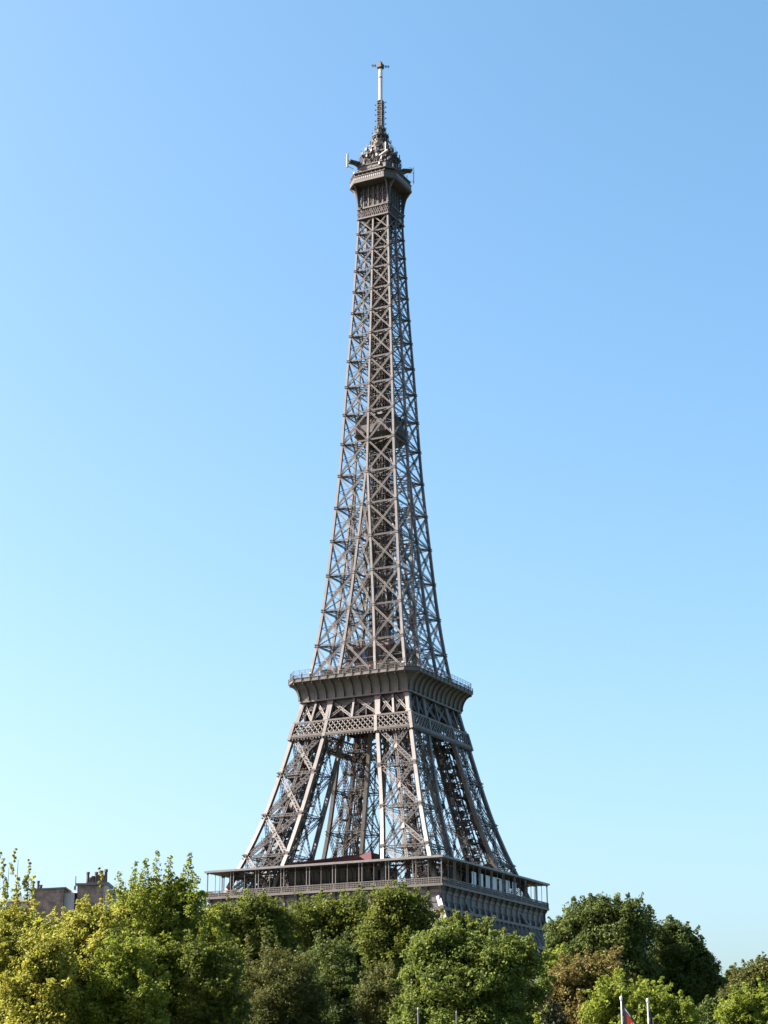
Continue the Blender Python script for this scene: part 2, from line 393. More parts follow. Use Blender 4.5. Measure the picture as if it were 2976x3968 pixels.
# inner columns, sky-coloured panes and clutter of the first-floor galleries
def inner1(T, k):
    a = MB(); n = T(0, 1, 0)
    for i in range(9):
        x = -31+62*i/8; a.beam(T(x, 30.2, 57), T(x, 30.2, 64.2), .28, .3, n)
    a.beam(T(-31, 30.2, 63), T(31, 30.2, 63), .5, .3, n); a.beam(T(-31, 30.2, 58.0), T(31, 30.2, 58.0), .15, .1, n)
    rnd = random.Random(5+k)
    for i in range(30):   # kiosks, planters, benches, telescopes
        x = rnd.uniform(-32, 32); o = rnd.uniform(30.6, 32.5); h = rnd.choice([.9, 1.1, 2.1, 2.4]); w = rnd.uniform(.3, 1.1)
        q0 = T(x-w, o-.35, 57); q1 = T(x+w, o+.35, 57+h); a.box(np.minimum(q0, q1), np.maximum(q0, q1))
    a.build('gallery_frame', IRON_D, p1)
    # pavilion between the legs: glazed box with an inclined front
    g = MB(); x0, x1 = -13.6, 13.4
    vs = []
    for (o, z) in ((27.6, 57.0), (29.0, 63.9), (17, 63.9), (17, 57.0)):
        vs += [T(x0, o, z), T(x1, o, z)]
    g.poly(vs, [(0, 1, 3, 2), (2, 3, 5, 4), (4, 5, 7, 6), (0, 2, 4, 6), (1, 7, 5, 3)])
    pv = g.build('pavilion', GLASS, p1)
    b = MB()
    for i in range(15):
        x = x0+(x1-x0)*i/14; b.beam(T(x, 27.72, 57), T(x, 29.1, 63.9), .1, .14, n)
    b.beam(T(x0, 28.3, 60.2), T(x1, 28.3, 60.2), .12, .12, n); b.beam(T(x0, 29.05, 63.6), T(x1, 29.05, 63.6), .5, .25, n)
    b.build('mullions', IRON_D, pv)
    r = MB()
    if k: 
        r.poly([T(x, o, z) for z in (63.95, 64.9) for x, o in ((x0, 29.1), (x1, 29.1), (x1, 17), (x0, 17))], [(0, 1, 2, 3), (7, 6, 5, 4), (0, 4, 5, 1), (1, 5, 6, 2), (2, 6, 7, 3), (3, 7, 4, 0)])
        r.build('pavilion_roof', GREY, pv); return
    vs = [T(x0-1.2, 26.6, 64.0), T(x1-1.6, 26.6, 64.0), T(x1-1.2, 29.3, 66.9), T(x0-1.6, 29.3, 65.5), T(x0-1.2, 18, 64.0), T(x1-1.6, 18, 64.0), T(x1-1.2, 18, 66.8), T(x0-1.6, 18, 65.4)]
    r.poly(vs, [(0, 1, 2, 3), (3, 2, 6, 7), (4, 7, 6, 5), (0, 3, 7, 4), (1, 5, 6, 2), (0, 4, 5, 1)])
    r.build('pavilion_roof', MAROON, pv); r = MB()
    pf = [(8.4, 66.2), (11.9, 67.3), (12.2, 64.0), (11.2, 61.4), (10.7, 64.7)]
    r.poly([T(x, o, z) for o in (29.6, 29.45) for x, z in pf], [(0, 1, 2, 3, 4), (9, 8, 7, 6, 5)]+[(q, (q+1) % 5, (q+1) % 5+5, q+5) for q in range(5)])
    r.build('roof_fin', FIN, pv)
rot4(inner1)
# pale panes along the right-hand gallery, painted as sky seen through windows
for i in range(7):
    s = MB(); y = -12.5+i*4.5
    for j in range(3): s.box((33.1, y+j*.95, 58.7), (33.18, y+j*.95+.8, 62.6))
    s.build('sky_pane', mat('sky painted glass', (.42, .52, .62), .25, spec=.6) if i == 0 else bpy.data.materials['sky painted glass'], p1)

# ------------------------------------------------------------------ belt below the second platform
def belt(T, k):
    a = MB(); n = T(0, 1, 0); zt, zb = 106.0, 102.2
    Wt, Wb = w_(zt)+.25, w_(zb)+.25
    def P(x, z): f = (z-zb)/(zt-zb); W = Wb+(Wt-Wb)*f; return T(x*W, W, z)
    for z, s in ((zt, .5), (zb, .6)): a.beam(P(-1, z), P(1, z), s, .55, n)
    a.beam(P(-1, zb-.55)+n*.02, P(1, zb-.55)+n*.02, .18, .5, n)
    m = 24; st = 2./m; h0, h1 = zb+.25, zt-.2
    for i in range(-2, m+2):
        xa, xb = -1+i*st, -1+(i+2)*st
        f0, f1 = max(0, (-1-xa)/(xb-xa)), min(1, (1-xa)/(xb-xa))
        if f1-f0 < .05: continue
        for q, (za, zc_) in enumerate(((h1, h0), (h0, h1))):
            a.beam(P(xa+(xb-xa)*f0, za+(zc_-za)*f0)+n*.1*q, P(xa+(xb-xa)*f1, za+(zc_-za)*f1)+n*.1*q, .27, .16, n)
    for x in (-1, 1): a.beam(P(x*.985, zb-1), P(x*.985, zt), .9, .7, n)
    for s in (-1, 1):
        a.beam(P(s*u_(zb)/Wb+s*.02, zb-.8), P(s*u_(zt)/Wt+s*.02, zt), .95, .65, n)
    for i in range(41):    # little brackets hanging under the belt
        x = -.98+1.96*i/40; q = P(x, zb-.6); a.beam(q, q-np.array([0, 0, .55]), .35, .35, n)
    # crosses above the belt, recessed under the cove
    z0, z1 = 106.2, 112.3
    def Q(x, z): f = (z-zt)/(z1-zt); W = Wt+(16.95-Wt)*f-.35; return T(x*W, W, z)
    xs = [-.97, -.72, -.46, 0, .46, .72, .97]
    for j, x in enumerate(xs):
        big = j % 2 == 0 or x == 0
        a.beam(Q(x, z0), Q(x, z1), 1.0 if j in (0, 2, 4, 6) else .6, .5, n)
        if j in (0, 2, 4, 6):
            a.beam(Q(x, z1-.9), Q(x, z1-.1), 1.7, .6, n); a.beam(Q(x, z0), Q(x, z0+.5), 1.6, .6, n)
    for xa, xb in ((-.97, -.72), (-.72, -.46), (-.46, -.0), (0, .46), (.46, .72), (.72, .97)):
        a.lattice(Q(xa, z0+.2)-n*.3, Q(xb, z1-.3)-n*.3, n, .55, .16, .8, .0); a.lattice(Q(xb, z0+.2)-n*.3, Q(xa, z1-.3)-n*.3, n, .55, .16, .8, .0)
    b = a.build('belt_girder', IRON, tower)
rot4(belt)

# ------------------------------------------------------------------ second platform
cv = MB(); rings = []
for i in range(15):
    t = math.pi/2*i/14; W = 17.25+3.1*(1-math.cos(t)); z = 112.45+4.75*math.sin(t)
    rings.append(octa(W, .35+2.5*(i/14)**1.5, z))
rings = [octa(16.9, .3, 112.35)]+rings+[octa(20.45, 2.9, 117.25)]
cv.loft(rings, True, True)
p2 = cv.build('second_platform', IRON_U, tower)
tr = MB()
tr.loft([octa(17.45, .4, 112.05), octa(17.45, .4, 112.55), octa(17.2, .4, 112.6)])
tr.loft([octa(20.5, 2.95, 117.2), octa(20.75, 3.0, 117.35), octa(20.75, 3.0, 117.5), octa(20.6, 3, 117.6), octa(20.6, 3, 118.3), octa(20.75, 3, 118.4), octa(20.75, 3, 118.5)])
tr.build('gallery_fascia', IRON_U, p2)
def ribs(T, k):
    n = T(0, 1, 0)
    for i in range(13):
        a = MB(); x = -17+34*i/12; prev = None
        for j in range(11):
            t = math.pi/2*j/10; xx = x*(1+.03*j/10); o = 17.25+3.1*(1-math.cos(t)); z = 112.55+4.6*math.sin(t)
            q = T(xx, o+.12*math.cos(t)+.1, z-.14*math.sin(t))
            if prev is not None:
                a.beam(prev, q, .17, .5, T(1, 0, 0) if False else n if t < .8 else (0, 0, 1))
            prev = q
        # solid lower console web
        vs = [T(xx_, o, z) for xx_ in (x-.09, x+.09) for o, z in ((17.2, 112.6), (17.85, 112.6), (17.75, 114.6), (18.1, 115.9), (17.5, 115.9))]
        a.poly(vs, [(0, 1, 2, 3, 4), (9, 8, 7, 6, 5)]+[(j, j+5, (j+1) % 5+5, (j+1) % 5) for j in range(5)])
        a.build('cove_rib', IRON, p2)
rot4(ribs)
def rail2(T, k):
    a = MB(); n = T(0, 1, 0); O = 20.35
    for i in range(14):       # posts fixed to the fascia
        x = -17.5+35*i/13; a.beam(T(x, 20.8, 117.5), T(x, 20.8, 119.2), .22, .18, n); a.beam(T(x, 20.8, 119.1), T(x, 20.3, 119.1), .1, .1, n)
    P = [T(-17.5, O, 0), T(17.5, O, 0), T(O, 17.5, 0)]
    for A, B in ((P[0], P[1]), (P[1], P[2])):
        L = np.linalg.norm(B-A); m = int(L/.45)
        for z, s in ((119.0, .07), (119.45, .14), (120.0, .06), (120.35, .05), (120.7, .08)): a.beam(A+np.array([0, 0, z]), B+np.array([0, 0, z]), s, s, n)
        for i in range(m+1):
            q = A+(B-A)*i/m; a.beam(q+np.array([0, 0, 118.4]), q+np.array([0, 0, 119.45 if i % 4 else 120.7]), .05 if i % 4 else .1, .05, n)
    a.build('railing', IRON_D, p2)
rot4(rail2)
# soffit grid of the second platform, seen from below between the legs
sf = MB()
sf.box((-16.2, -16.2, 110.4), (16.2, 16.2, 112.3)); sf.box((-14.9, -14.9, 107.6), (14.9, 14.9, 110.35))
for x in np.linspace(-15.5, 15.5, 14):
    sf.beam((x, -16.5, 108.6), (x, 16.5, 108.6), .4, 3.4, (0, 0, 1)); sf.beam((-16.5, x, 108.9), (16.5, x, 108.9), .4, 2.6, (0, 0, 1))
sf.build('platform_soffit', IRON_D, p2)
# shops and upper deck of the second platform
sh = MB()
sh.box((-12, -12, 117.3), (12, 12, 121.6)); sh.box((-13, -13, 121.6), (13, 13, 122.1))
sh.loft([[(a*W, b*W, z) for a, b in ((-1, -1), (1, -1), (1, 1), (-1, 1))] for W, z in ((5.2, 122.0), (5.4, 124), (7.4, 128.2), (7.6, 128.6), (7.6, 129.3))])
sp = sh.build('shop_block', mat('brown cladding', (.085, .06, .055), .55, noise=.25, nscale=.5), p2)
d = MB()
def shopd(T, k):
    n = T(0, 1, 0)
    for i in range(17):
        x = -12+24*i/16; d.beam(T(x, 12.05, 117.3), T(x, 12.05, 121.6), .25, .2, n)
    d.beam(T(-13, 13.05, 121.85), T(13, 13.05, 121.85), .3, .15, n)
    for z in (129.9, 130.5): d.beam(T(-7.5, 7.5, z), T(7.5, 7.5, z), .09, .09, n)
    for i in range(21): x = -7.5+15*i/20; d.beam(T(x, 7.5, 129.3), T(x, 7.5, 130.5), .08, .08, n)
    for i in range(9): x = -7+14*i/8; d.beam(T(x*.78, 5.6, 124), T(x, 7.62, 128.5), .2, .25, n)
    for x in (-9.5, -4, 2.5, 8): d.beam(T(x, 12.12, 118), T(x, 12.12, 120.6), 2.2, .1, n)
rot4(shopd)
d.build('shop_trim', IRON, sp)
g = MB(); 
g.poly([(-5.2, -7.2, 127.6), (-.6, -7.2, 127.6), (-1.9, -5.75, 124.1), (-3.2, -5.75, 124.1), (-5.2, -7.1, 127.75), (-.6, -7.1, 127.75), (-1.9, -5.65, 124.25), (-3.2, -5.65, 124.25)],
       [(0, 3, 2, 1), (4, 5, 6, 7), (0, 1, 5, 4), (1, 2, 6, 5), (2, 3, 7, 6), (3, 0, 4, 7)])
g.build('blue_window', GLASSB, sp)

# ------------------------------------------------------------------ upper shaft
ZN = [118.5, 129.0, 139.5, 150.2, 160.8, 171.1, 181.2, 191.3, 200.7, 209.7, 218.2, 226.5, 234.2, 241.4, 248.5, 255.0, 261.2, 266.4]
sf = MB()
def csz(z): return .82-.28*(z-118)/150
def shaft(T, k):
    n = T(0, 1, 0)
    for i in range(len(ZN)-1):
        z0, z1 = ZN[i], ZN[i+1]; w0, w1, u0, u1 = w_(z0), w_(z1), u_(z0), u_(z1); s = csz((z0+z1)/2)
        zm = (z0+z1)/2; wm = w_(zm)
        # corner chord (one per face, at +x end)
        for a, b in (((z0, w0), (zm, wm)), ((zm, wm), (z1, w1))):
            sf.beam(T(a[1]-s/2, a[1]-s/2, a[0]), T(b[1]-s/2, b[1]-s/2, b[0]+.03), s, s, n)
        # inner chords
        if z0 < 181:
            um = u_(zm)
            for sg in (-1, 1):
                for a, b in (((z0, w0, u0), (zm, wm, um)), ((zm, wm, um), (z1, w1, u1))):
                    sf.beam(T(sg*(a[2]+s/2*.9), a[1]-s/2, a[0]), T(sg*(b[2]+s/2*.9), b[1]-s/2, b[0]+.03), s*.9, s, n)
                    sf.beam(T(sg*a[2], a[2], a[0]), T(sg*b[2], b[2], b[0]), s*.8, s*.8, n) if sg > 0 and a[2] > .5 else None
            bays = [(-w0, -u0, -w1, -u1), (u0, w0, u1, w1)]
            if u1 > .3 or u0 > 1.4: bays.append((-u0, u0, -u1, u1))
        else:
            for a, b in (((z0, w0), (zm, wm)), ((zm, wm), (z1, w1))):
                sf.beam(T(0, a[1]-s/2, a[0]), T(0, b[1]-s/2, b[0]+.03), s*.95, s, n)
            bays = [(-w0, 0, -w1, 0), (0, w0, 0, w1)]
        lw = .40-.17*(z0-118)/150; o = .25
        for a0, b0, a1, b1 in bays:
            sf.lattice(T(a0, w0-o, z0), T(b1, w1-o, z1), n, lw*1.1, .068, .6, .3)
            sf.lattice(T(b0, w0-o, z0), T(a1, w1-o, z1), n, lw*1.1, .068, .6, .3)
            sf.lattice(T(a1, w1-o, z1), T(b1, w1-o, z1), n, lw*.9, .062, .6, .3)
        nodes = [w1-s/2]+([0] if z1 >= 181 else [u1+s/2, -u1-s/2])
        for x in nodes+[-w1+s/2]:
            p = T(x, w1, z1); gusset(sf, p+n*.02, n, s*.95)
        # inner leg faces, z < 181
        if z0 < 171:
            for sg in (-1, 1):
                sf.lattice(T(sg*u0, w0-.4, z0), T(sg*u1, u1, z1), T(1, 0, 0), .4, .11, .7)
                sf.lattice(T(sg*u0, u0, z0), T(sg*u1, w1-.4, z1), T(1, 0, 0), .4, .11, .7)
                sf.lattice(T(sg*u1, w1-.4, z1), T(sg*u1, u1, z1), T(1, 0, 0), .4, .11, .7)
        # diaphragm at the node: fans from the corner and from the middle chord
        up = (0, 0, 1)
        sf.lattice(T(w1-.3, w1-.3, z1), T(2.5, 2.5, z1), up, .4, .11, .7)
        for tx in (w1*.45,):
            sf.lattice(T(w1-.3, w1-.3, z1), T(-tx*.2, w1*.45, z1), up, .28, .1, .7); sf.lattice(T(w1-.3, w1-.3, z1), T(w1*.45, -tx*.2, z1), up, .28, .1, .7)
        sf.lattice(T(max(u1, 0), w1-.3, z1), T(2.3, 2.5, z1), up, .3, .1, .7); sf.lattice(T(-max(u1, 0), w1-.3, z1), T(-2.3, 2.5, z1), up, .3, .1, .7)
        # slanting internal struts from corner to core, and thin ties across the panel
        zq = (z0+z1)/2; wq = w_(zq)
        for a_, b_ in (((w1-.5, w1-.5, z1), (.4, 2.6, zq)), ((w1-.5, w1-.5, z1), (2.6, -.4, zq)), ((wq-.4, wq-.4, zq), (1.2, 2.6, z1)), ((-w1*.5, w1-.4, z1), (-2.4, 2.6, zq)), ((w1*.5, w1-.4, z1), (2.4, 2.6, zq)), ((w0*.5, w0-.4, z0), (1.4, 2.6, zq)), ((-w0*.5, w0-.4, z0), (-1.4, 2.6, zq))):
            sf.beam(T(*a_), T(*b_), .11, .11)
        sf.beam(T(-wq+.4, wq-.5, zq), T(wq-.4, wq-.5, zq), .10, .10)
        sf.lattice(T(w0-.5, w0-.5, z0), T(2.6, 2.6, z1), n, .25, .09, .7)
rot4(shaft)
shf = sf.build('upper_shaft', IRON_U, tower)
co = MB()
def core(T, k):
    n = T(0, 1, 0); W = 2.55
    for x in (-W, -1.7, -.85, 0, .85, 1.7): co.beam(T(x, W, 118), T(x, W, 277), .24 if abs(x) in (W, 0) else .14, .2, n)
    z = 119
    i = 0
    while z < 276:
        co.beam(T(-W, W, z), T(W, W, z), .16, .16, n)
        e = 1 if i % 2 else -1
        co.beam(T(-W*e, W-.1, z), T(W*e, W-.1, z+1.9), .13, .1, n)
        if i % 3 == 0: co.box(*[f(T(-W+.1, W-1.1, z+.1), T(W-.1, W-.3, z+.22)) for f in (np.minimum, np.maximum)])
        z += 1.9; i += 1
rot4(core)
for x in (-1.5, -.5, .5, 1.5):    # guide plates of the lift shafts
    co.box((x-.44, -1.7, 119), (x+.44, -1.62, 276)); co.box((x-.44, 1.62, 119), (x+.44, 1.7, 276))
    co.box((-1.7, x-.44, 119), (-1.62, x+.44, 276)); co.box((1.62, x-.44, 119), (1.7, x+.44, 276))
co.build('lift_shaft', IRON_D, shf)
ip = MB()
ip.loft([octa(3.0, .4, 191.5), octa(4.8, 1.0, 192.7), octa(6.6, 1.6, 194.4), octa(6.7, 1.6, 197.0), octa(6.5, 1.6, 197.1)])
ip.loft([octa(5.4, 1, 197.15), octa(5.4, 1, 199.8), octa(6.0, 1.2, 200.0), octa(5.9, 1.2, 200.6)])
for sx in (-1, 1):
    for h_ in (197.2, 197.8): ip.beam((sx*6, -6, h_), (sx*6, 6, h_), .1, .1); ip.beam((-6, sx*6, h_), (6, sx*6, h_), .1, .1)
    for q_ in np.linspace(-6, 6, 9): ip.beam((sx*6, q_, 196.6), (sx*6, q_, 197.8), .08, .08); ip.beam((q_, sx*6, 196.6), (q_, sx*6, 197.8), .08, .08)
ips = ip.build('intermediate_platform', IRON_D, shf)

# ------------------------------------------------------------------ summit
sm = MB()
W0 = w_(266.4)
su = MB(); su.loft([octa(4.3, .3, 266.5), octa(4.6, .3, 277)], True, True)
def summit(T, k):
    n = T(0, 1, 0); a, b = 266.2, 269.6; W = W0+.12
    for z, s in ((a, .4), (b, .45), (272.2, .0)):
        if s: sm.beam(T(-W, W, z), T(W, W, z), s, .5, n)
    m = 8
    for i in range(m):
        x0, x1 = -W+2*W*i/m, -W+2*W*(i+1)/m
        sm.beam(T(x0, W, a), T(x1, W, b), .13, .12, n); sm.beam(T(x1, W, a), T(x0, W, b), .13, .12, n)
        xm = (x0+x1)/2; zm = (a+b)/2
        for c, e in (((x0, zm), (xm, b)), ((xm, b), (x1, zm)), ((x1, zm), (xm, a)), ((xm, a), (x0, zm))): sm.beam(T(c[0], W-.05, c[1]), T(e[0], W-.05, e[1]), .12, .1, n)
    # lattice wall up to the cabin floor
    for i in range(7):
        x = -5+10*i/6; sm.beam(T(x, 5.0, b), T(x, 5.0, 277.4), .34, .3, n)
    for i in range(12):
        x0, x1 = -5+10*i/12, -5+10*(i+1)/12
        for z0, z1 in ((b, 272.2), (272.2, 274.8), (274.8, 277.4)):
            sm.beam(T(x0, 4.95, z0), T(x1, 4.95, z1), .12, .1, n); sm.beam(T(x1, 4.95, z0), T(x0, 4.95, z1), .12, .1, n)
    # corner post and curved brackets to the chamfered corners
    sm.beam(T(5.05, 5.05, 266), T(5.05, 5.05, 277.4), .55, .55, n)
    for ex, ey in ((5.35, 8.1), (8.1, 5.35)):
        S = np.array([5.25, 5.25]); E = np.array([ex, ey]); prev = None; din = norm(np.array([*(S*.9-E), 0]))
        pts = []
        for j in range(11):
            t = math.pi/2*j/10; f = 1-math.cos(t); h = math.sin(t); q = S+(E-S)*f
            p = T(q[0], q[1], 269.0+8.4*h)
            if prev is not None: sm.beam(prev, p, .34, .42, T(*(E-S), 0))
            prev = p; pts.append(p)
        # web plate
        top = T(5.25, 5.25, 277.4)
        sd = np.cross(norm(T(*(E-S), 0)), (0, 0, 1))*.06
        poly = pts+[top]; mm = len(poly)
        sm.poly([v+sd for v in poly]+[v-sd for v in poly], [tuple(range(mm)), tuple(range(2*mm-1, mm-1, -1))]+[(j, j+mm, (j+1) % mm+mm, (j+1) % mm) for j in range(mm)])
    # collar arch round the corner
    sm.beam(T(3.4, W+.1, b-.1), T(W+.1, W+.1, b+.5), .3, .4, n); sm.beam(T(W+.1, 3.4, b-.1), T(W+.1, W+.1, b+.5), .3, .4, n)
rot4(summit)
smo = sm.build('summit_bracket', IRON_C, tower); su.build('summit_core', IRON_D, smo)
cb = MB()
cb.loft([octa(8.0, 2.85, 277.25), octa(8.3, 2.95, 277.4), octa(8.3, 2.95, 278.0), octa(8.15, 2.9, 278.05), octa(8.15, 2.9, 279.5), octa(8.3, 2.95, 279.55), octa(8.3, 2.95, 279.75), octa(7.6, 2.7, 279.8), octa(7.4, 2.6, 280.7)])
cab = cb.build('summit_cabin', IRON_C, tower)
def win(T, k):
    n = T(0, 1, 0)
    for i in range(14):
        x = -4.7+9.4*i/13; wn = MB(); wn.beam(T(x, 8.19, 278.45), T(x, 8.19, 279.2), .3, .06, n); wn.build('cabin_window', TRIM, cab)
    for i in range(8):
        x = -5.2+10.4*i/7; wn = MB(); wn.beam(T(x, 7.75, 279.7), T(x, 7.75, 280.9), .16, .14, n); wn.build('gallery_post', IRON_U, cab)
TRIM = mat('cabin trim', (.25, .25, .245), .4)
rot4(win)
rf = MB()
rf.loft([octa(8.0, 2.8, 280.7), octa(8.1, 2.85, 280.9), octa(8.0, 2.8, 281.1), octa(6.2, 1.6, 281.9), octa(5.5, .8, 282.0), octa(5.5, .8, 283.1), octa(5.6, .8, 283.15), octa(5.6, .8, 283.3), octa(5.5, .8, 283.35), octa(5.5, .8, 284.3), octa(5.75, .9, 284.4), octa(5.75, .9, 284.7), octa(4.6, .8, 284.75),
         octa(4.5, .8, 285.2)])
rfo = rf.build('cabin_roof', IRON_C, cab)
UB = MB(); UB.loft([octa(4.6, 1.2, 285.2), octa(4.6, 1.2, 288.3), octa(5.3, 1.3, 288.5), octa(5.3, 1.3, 288.8), octa(4.0, 1, 289.0)])
for q_ in range(4):
    for i in range(9):
        xx = -4.2+8.4*i/8; an = q_*math.pi/2; cc, ss = math.cos(an), math.sin(an); f_ = lambda x, o, z: (cc*x+ss*o, ss*x-cc*o, z)
        UB.beam(f_(xx, 4.9, 284.8), f_(xx, 5.2, 288.6), .12, .12); UB.beam(f_(xx, 5.0, 285.2), f_(xx+.9, 5.0, 287.9), .09, .09)
UB.build('plant_room', IRON_D, cab)
# campanile: open ironwork bell shape above the roof
cm_ = MB(); rnd = random.Random(7)
prof = [(5.3, 286.9), (4.9, 288.5), (4.3, 290.2), (3.7, 292.0), (3.1, 294.0), (2.35, 296.0), (1.75, 298.0), (1.2, 300.0)]
for (r0, z0), (r1, z1) in zip(prof[:-1], prof[1:]):
    for j in range(12):
        t = j*math.pi/6; t2 = t+math.pi/6
        A, B = (r0*math.cos(t), r0*math.sin(t), z0), (r1*math.cos(t), r1*math.sin(t), z1)
        cm_.beam(A, B, .2, .25); cm_.beam(A, (r0*math.cos(t2), r0*math.sin(t2), z0), .22, .2)
        cm_.beam(A, (r1*math.cos(t2), r1*math.sin(t2), z1), .1, .1)
cm_.loft([[(r*math.cos(j*math.pi/4), r*math.sin(j*math.pi/4), z) for j in range(8)] for r, z in ((4.4, 286.8), (3.6, 289.8), (2.9, 292), (2.2, 294.5), (1.5, 297), (1.0, 300))])
cm_.loft([[(r*math.cos(j*math.pi/8), r*math.sin(j*math.pi/8), z) for j in range(16)] for r, z in ((3.6, 290.8), (4.2, 291.2), (4.2, 291.5), (3.6, 291.6))])
cm_.loft([[(r*math.cos(j*math.pi/8), r*math.sin(j*math.pi/8), z) for j in range(16)] for r, z in ((2.1, 296), (2.7, 296.3), (2.7, 296.6), (2.0, 296.7))])
cam_o = cm_.build('campanile', IRON_D, tower)
# mast
ms = MB()
ms.loft([[(a*r, b*r, z) for a, b in ((-1, -1), (1, -1), (1, 1), (-1, 1))] for r, z in ((.62, 299.5), (.62, 309.3))])
for a, b in ((-1, -1), (1, -1), (1, 1), (-1, 1)): ms.beam((a*.82, b*.82, 299), (a*.82, b*.82, 309.4), .18, .18, (0, 1, 0))
for z in np.arange(300, 309.4, .78):
    for T in (((-.82, -.82), (.82, -.82)), ((.82, -.82), (.82, .82)), ((.82, .82), (-.82, .82)), ((-.82, .82), (-.82, -.82))): ms.beam((*T[0], z), (*T[1], z), .14, .14)
mast = ms.build('antenna_mast', IRON_D, tower)
for z in (300.6, 302.6, 304.8, 306.6, 308.4):
    for a in (0, math.pi/2, math.pi, 3*math.pi/2):
        c, s = math.cos(a), math.sin(a); am = MB(); am.beam((c*.8, s*.8, z), (c*1.9, s*1.9, z), .12, .12)
        am.beam((c*1.9-s*.3, s*1.9+c*.3, z+.15), (c*1.9+s*.3, s*1.9-c*.3, z+.15), .12, .3); am.build('dipole', IRON_D, mast)
wp = MB()
for k_ in range(8):
    a = k_*math.pi/4+.35; wp.loft([[(.48*math.cos(a)+.2*math.cos(j*math.pi/3), .48*math.sin(a)+.2*math.sin(j*math.pi/3), z) for j in range(6)] for z in (309.3, 321.3)])
wp.build('white_radome', WHITE, mast)
bands = MB()
for z in (309.3, 317.8, 321.1): bands.loft([[(.74*math.cos(j*math.pi/8), .74*math.sin(j*math.pi/8), zz_) for j in range(16)] for zz_ in (z, z+.22)])
tb = bands
tb.loft([octa(.9, .3, 321.3), octa(1.0, .3, 321.5), octa(1.0, .3, 322.7), octa(.7, .2, 322.9), octa(.5, .2, 323.5)])
c, s = .89, .456
for e in (-1, 1):
    tb.beam((e*c*.9, e*s*.9, 322.2), (e*c*3.0, e*s*3.0, 322.2-e*.2), .12, .12)
    for r in (1.6, 2.1, 2.6): tb.beam((e*c*r, e*s*r, 321.7-e*.2), (e*c*r, e*s*r, 322.7-e*.2), .1, .35, (0, 1, 0))
for x, y in ((.5, .3), (-.4, .5), (.2, -.6), (-.6, -.3)): tb.beam((x, y, 322.8), (x, y, 323.9), .1, .1)
tb.build('mast_head', IRON_D, mast)
# aerials, dishes and cabinets crowding the summit
def aerial_mesh(kind):
    a = MB()
    if kind == 0: a.beam((0, 0, 0), (0, 0, 1.7), .09, .09); a.beam((-.3, 0, 1.2), (.3, 0, 1.2), .07, .07); a.beam((0, -.3, 1.5), (0, .3, 1.5), .07, .07)
    if kind == 1: a.beam((0, 0, 0), (0, 0, 1.3), .12, .12); a.beam((.15, 0, .3), (.15, 0, 1.5), .3, .16, (0, 1, 0))
    if kind == 2:
        a.beam((0, 0, 0), (0, 0, 1.0), .1, .1)
        a.loft([[(.12+d, r*math.cos(j*math.pi/5), .8+r*math.sin(j*math.pi/5)) for j in range(10)] for r, d in ((.1, 0), (.3, .06), (.42, .2), (.42, .25), (.3, .12), (.05, .05))])
    if kind == 3: a.box((-.35, -.3, 0), (.35, .3, .8)); a.beam((0, 0, .8), (0, 0, 2.3), .06, .06)
    return a
AM = [bpy.data.materials['iron paint dark and shade'], IRON_C, DISH, IRON_U]
protos = [aerial_mesh(i).build(['whip_aerial', 'panel_aerial', 'dish_aerial', 'relay_cabinet'][i], AM[i], rfo) for i in range(4)]
used = [False]*4
def put(kind, loc, rz, sc=1):
    o = protos[kind]
    if used[kind]: o = o.copy(); COL.objects.link(o)
    used[kind] = True; o.location = loc; o.rotation_euler = (0, 0, rz); o.scale = (sc,)*3
for ringW, z, n_ in ((7.6, 281.0, 26), (5.5, 284.6, 22), (5.2, 288.8, 26), (4.5, 290.0, 14), (5.3, 286.0, 20), (5.5, 287.2, 14), (5.75, 283.4, 10)):
    for i in range(n_):
        t = 2*math.pi*(i+rnd.uniform(-.3, .3))/n_; c, s = math.cos(t), math.sin(t); q = ringW*min(1/max(abs(c), abs(s)), 1.22)
        put(rnd.choices([0, 1, 2, 3], [6, 5, 1, 2])[0], (q*c, q*s, z), rnd.choice([0, 1.57, 3.14, 4.71])+rnd.uniform(-.2, .2), rnd.uniform(.7, 1.25))
for r, z, n_ in ((4.1, 291.5, 14), (2.6, 296.6, 9), (3.3, 293.5, 12), (1.7, 298.5, 7)):
    for i in range(n_):
        t = 2*math.pi*i/n_+.2; put(rnd.choice([0, 1, 0, 2]), (r*math.cos(t), r*math.sin(t), z), t, rnd.uniform(.6, .95))
# outrigger platforms at the left and right corners with tube antennas
ot = MB()
for sx, sy in ((-1, -1), (1, 1)):
    c1 = np.array([sx*5.0, sy*5.0, 285.7]); c2 = np.array([sx*7.3, sy*7.3, 286.1])
    ot.beam(c1, c2, 2.2, .5); ot.beam(c1-np.array([0, 0, 1.4]), c2, .3, .3); ot.beam(np.array([sx*5., sy*5., 283]), np.array([sx*5., sy*5., 286]), .9, .9)
ot.build('outrigger', IRON_D, cab)
tu = MB(); tu.loft([[(-7.75+.33*math.cos(j*math.pi/5), -7.75+.33*math.sin(j*math.pi/5), z) for j in range(10)] for z in (284.0, 288.6)], True, True)
tu.beam((-6.2, -6.2, 283.6), (-7.7, -7.7, 284.4), .14, .14); tu.beam((-7.3, -7.3, 286.3), (-7.7, -7.7, 286.3), .2, .2)
tu.build('tube_antenna', mat('pale pink plastic', (.30, .25, .25), .5), cab)
tu = MB()
for o in (0, .45): tu.beam((7.7+o, 7.7-o, 281.5), (7.7+o, 7.7-o, 288), .1, .1, (0, 1, 0))
for z in (282.5, 285.5, 287.2): tu.beam((6.6, 6.6, z), (7.9, 7.9, z), .08, .08)
tu.build('rod_antenna', GREY, cab)
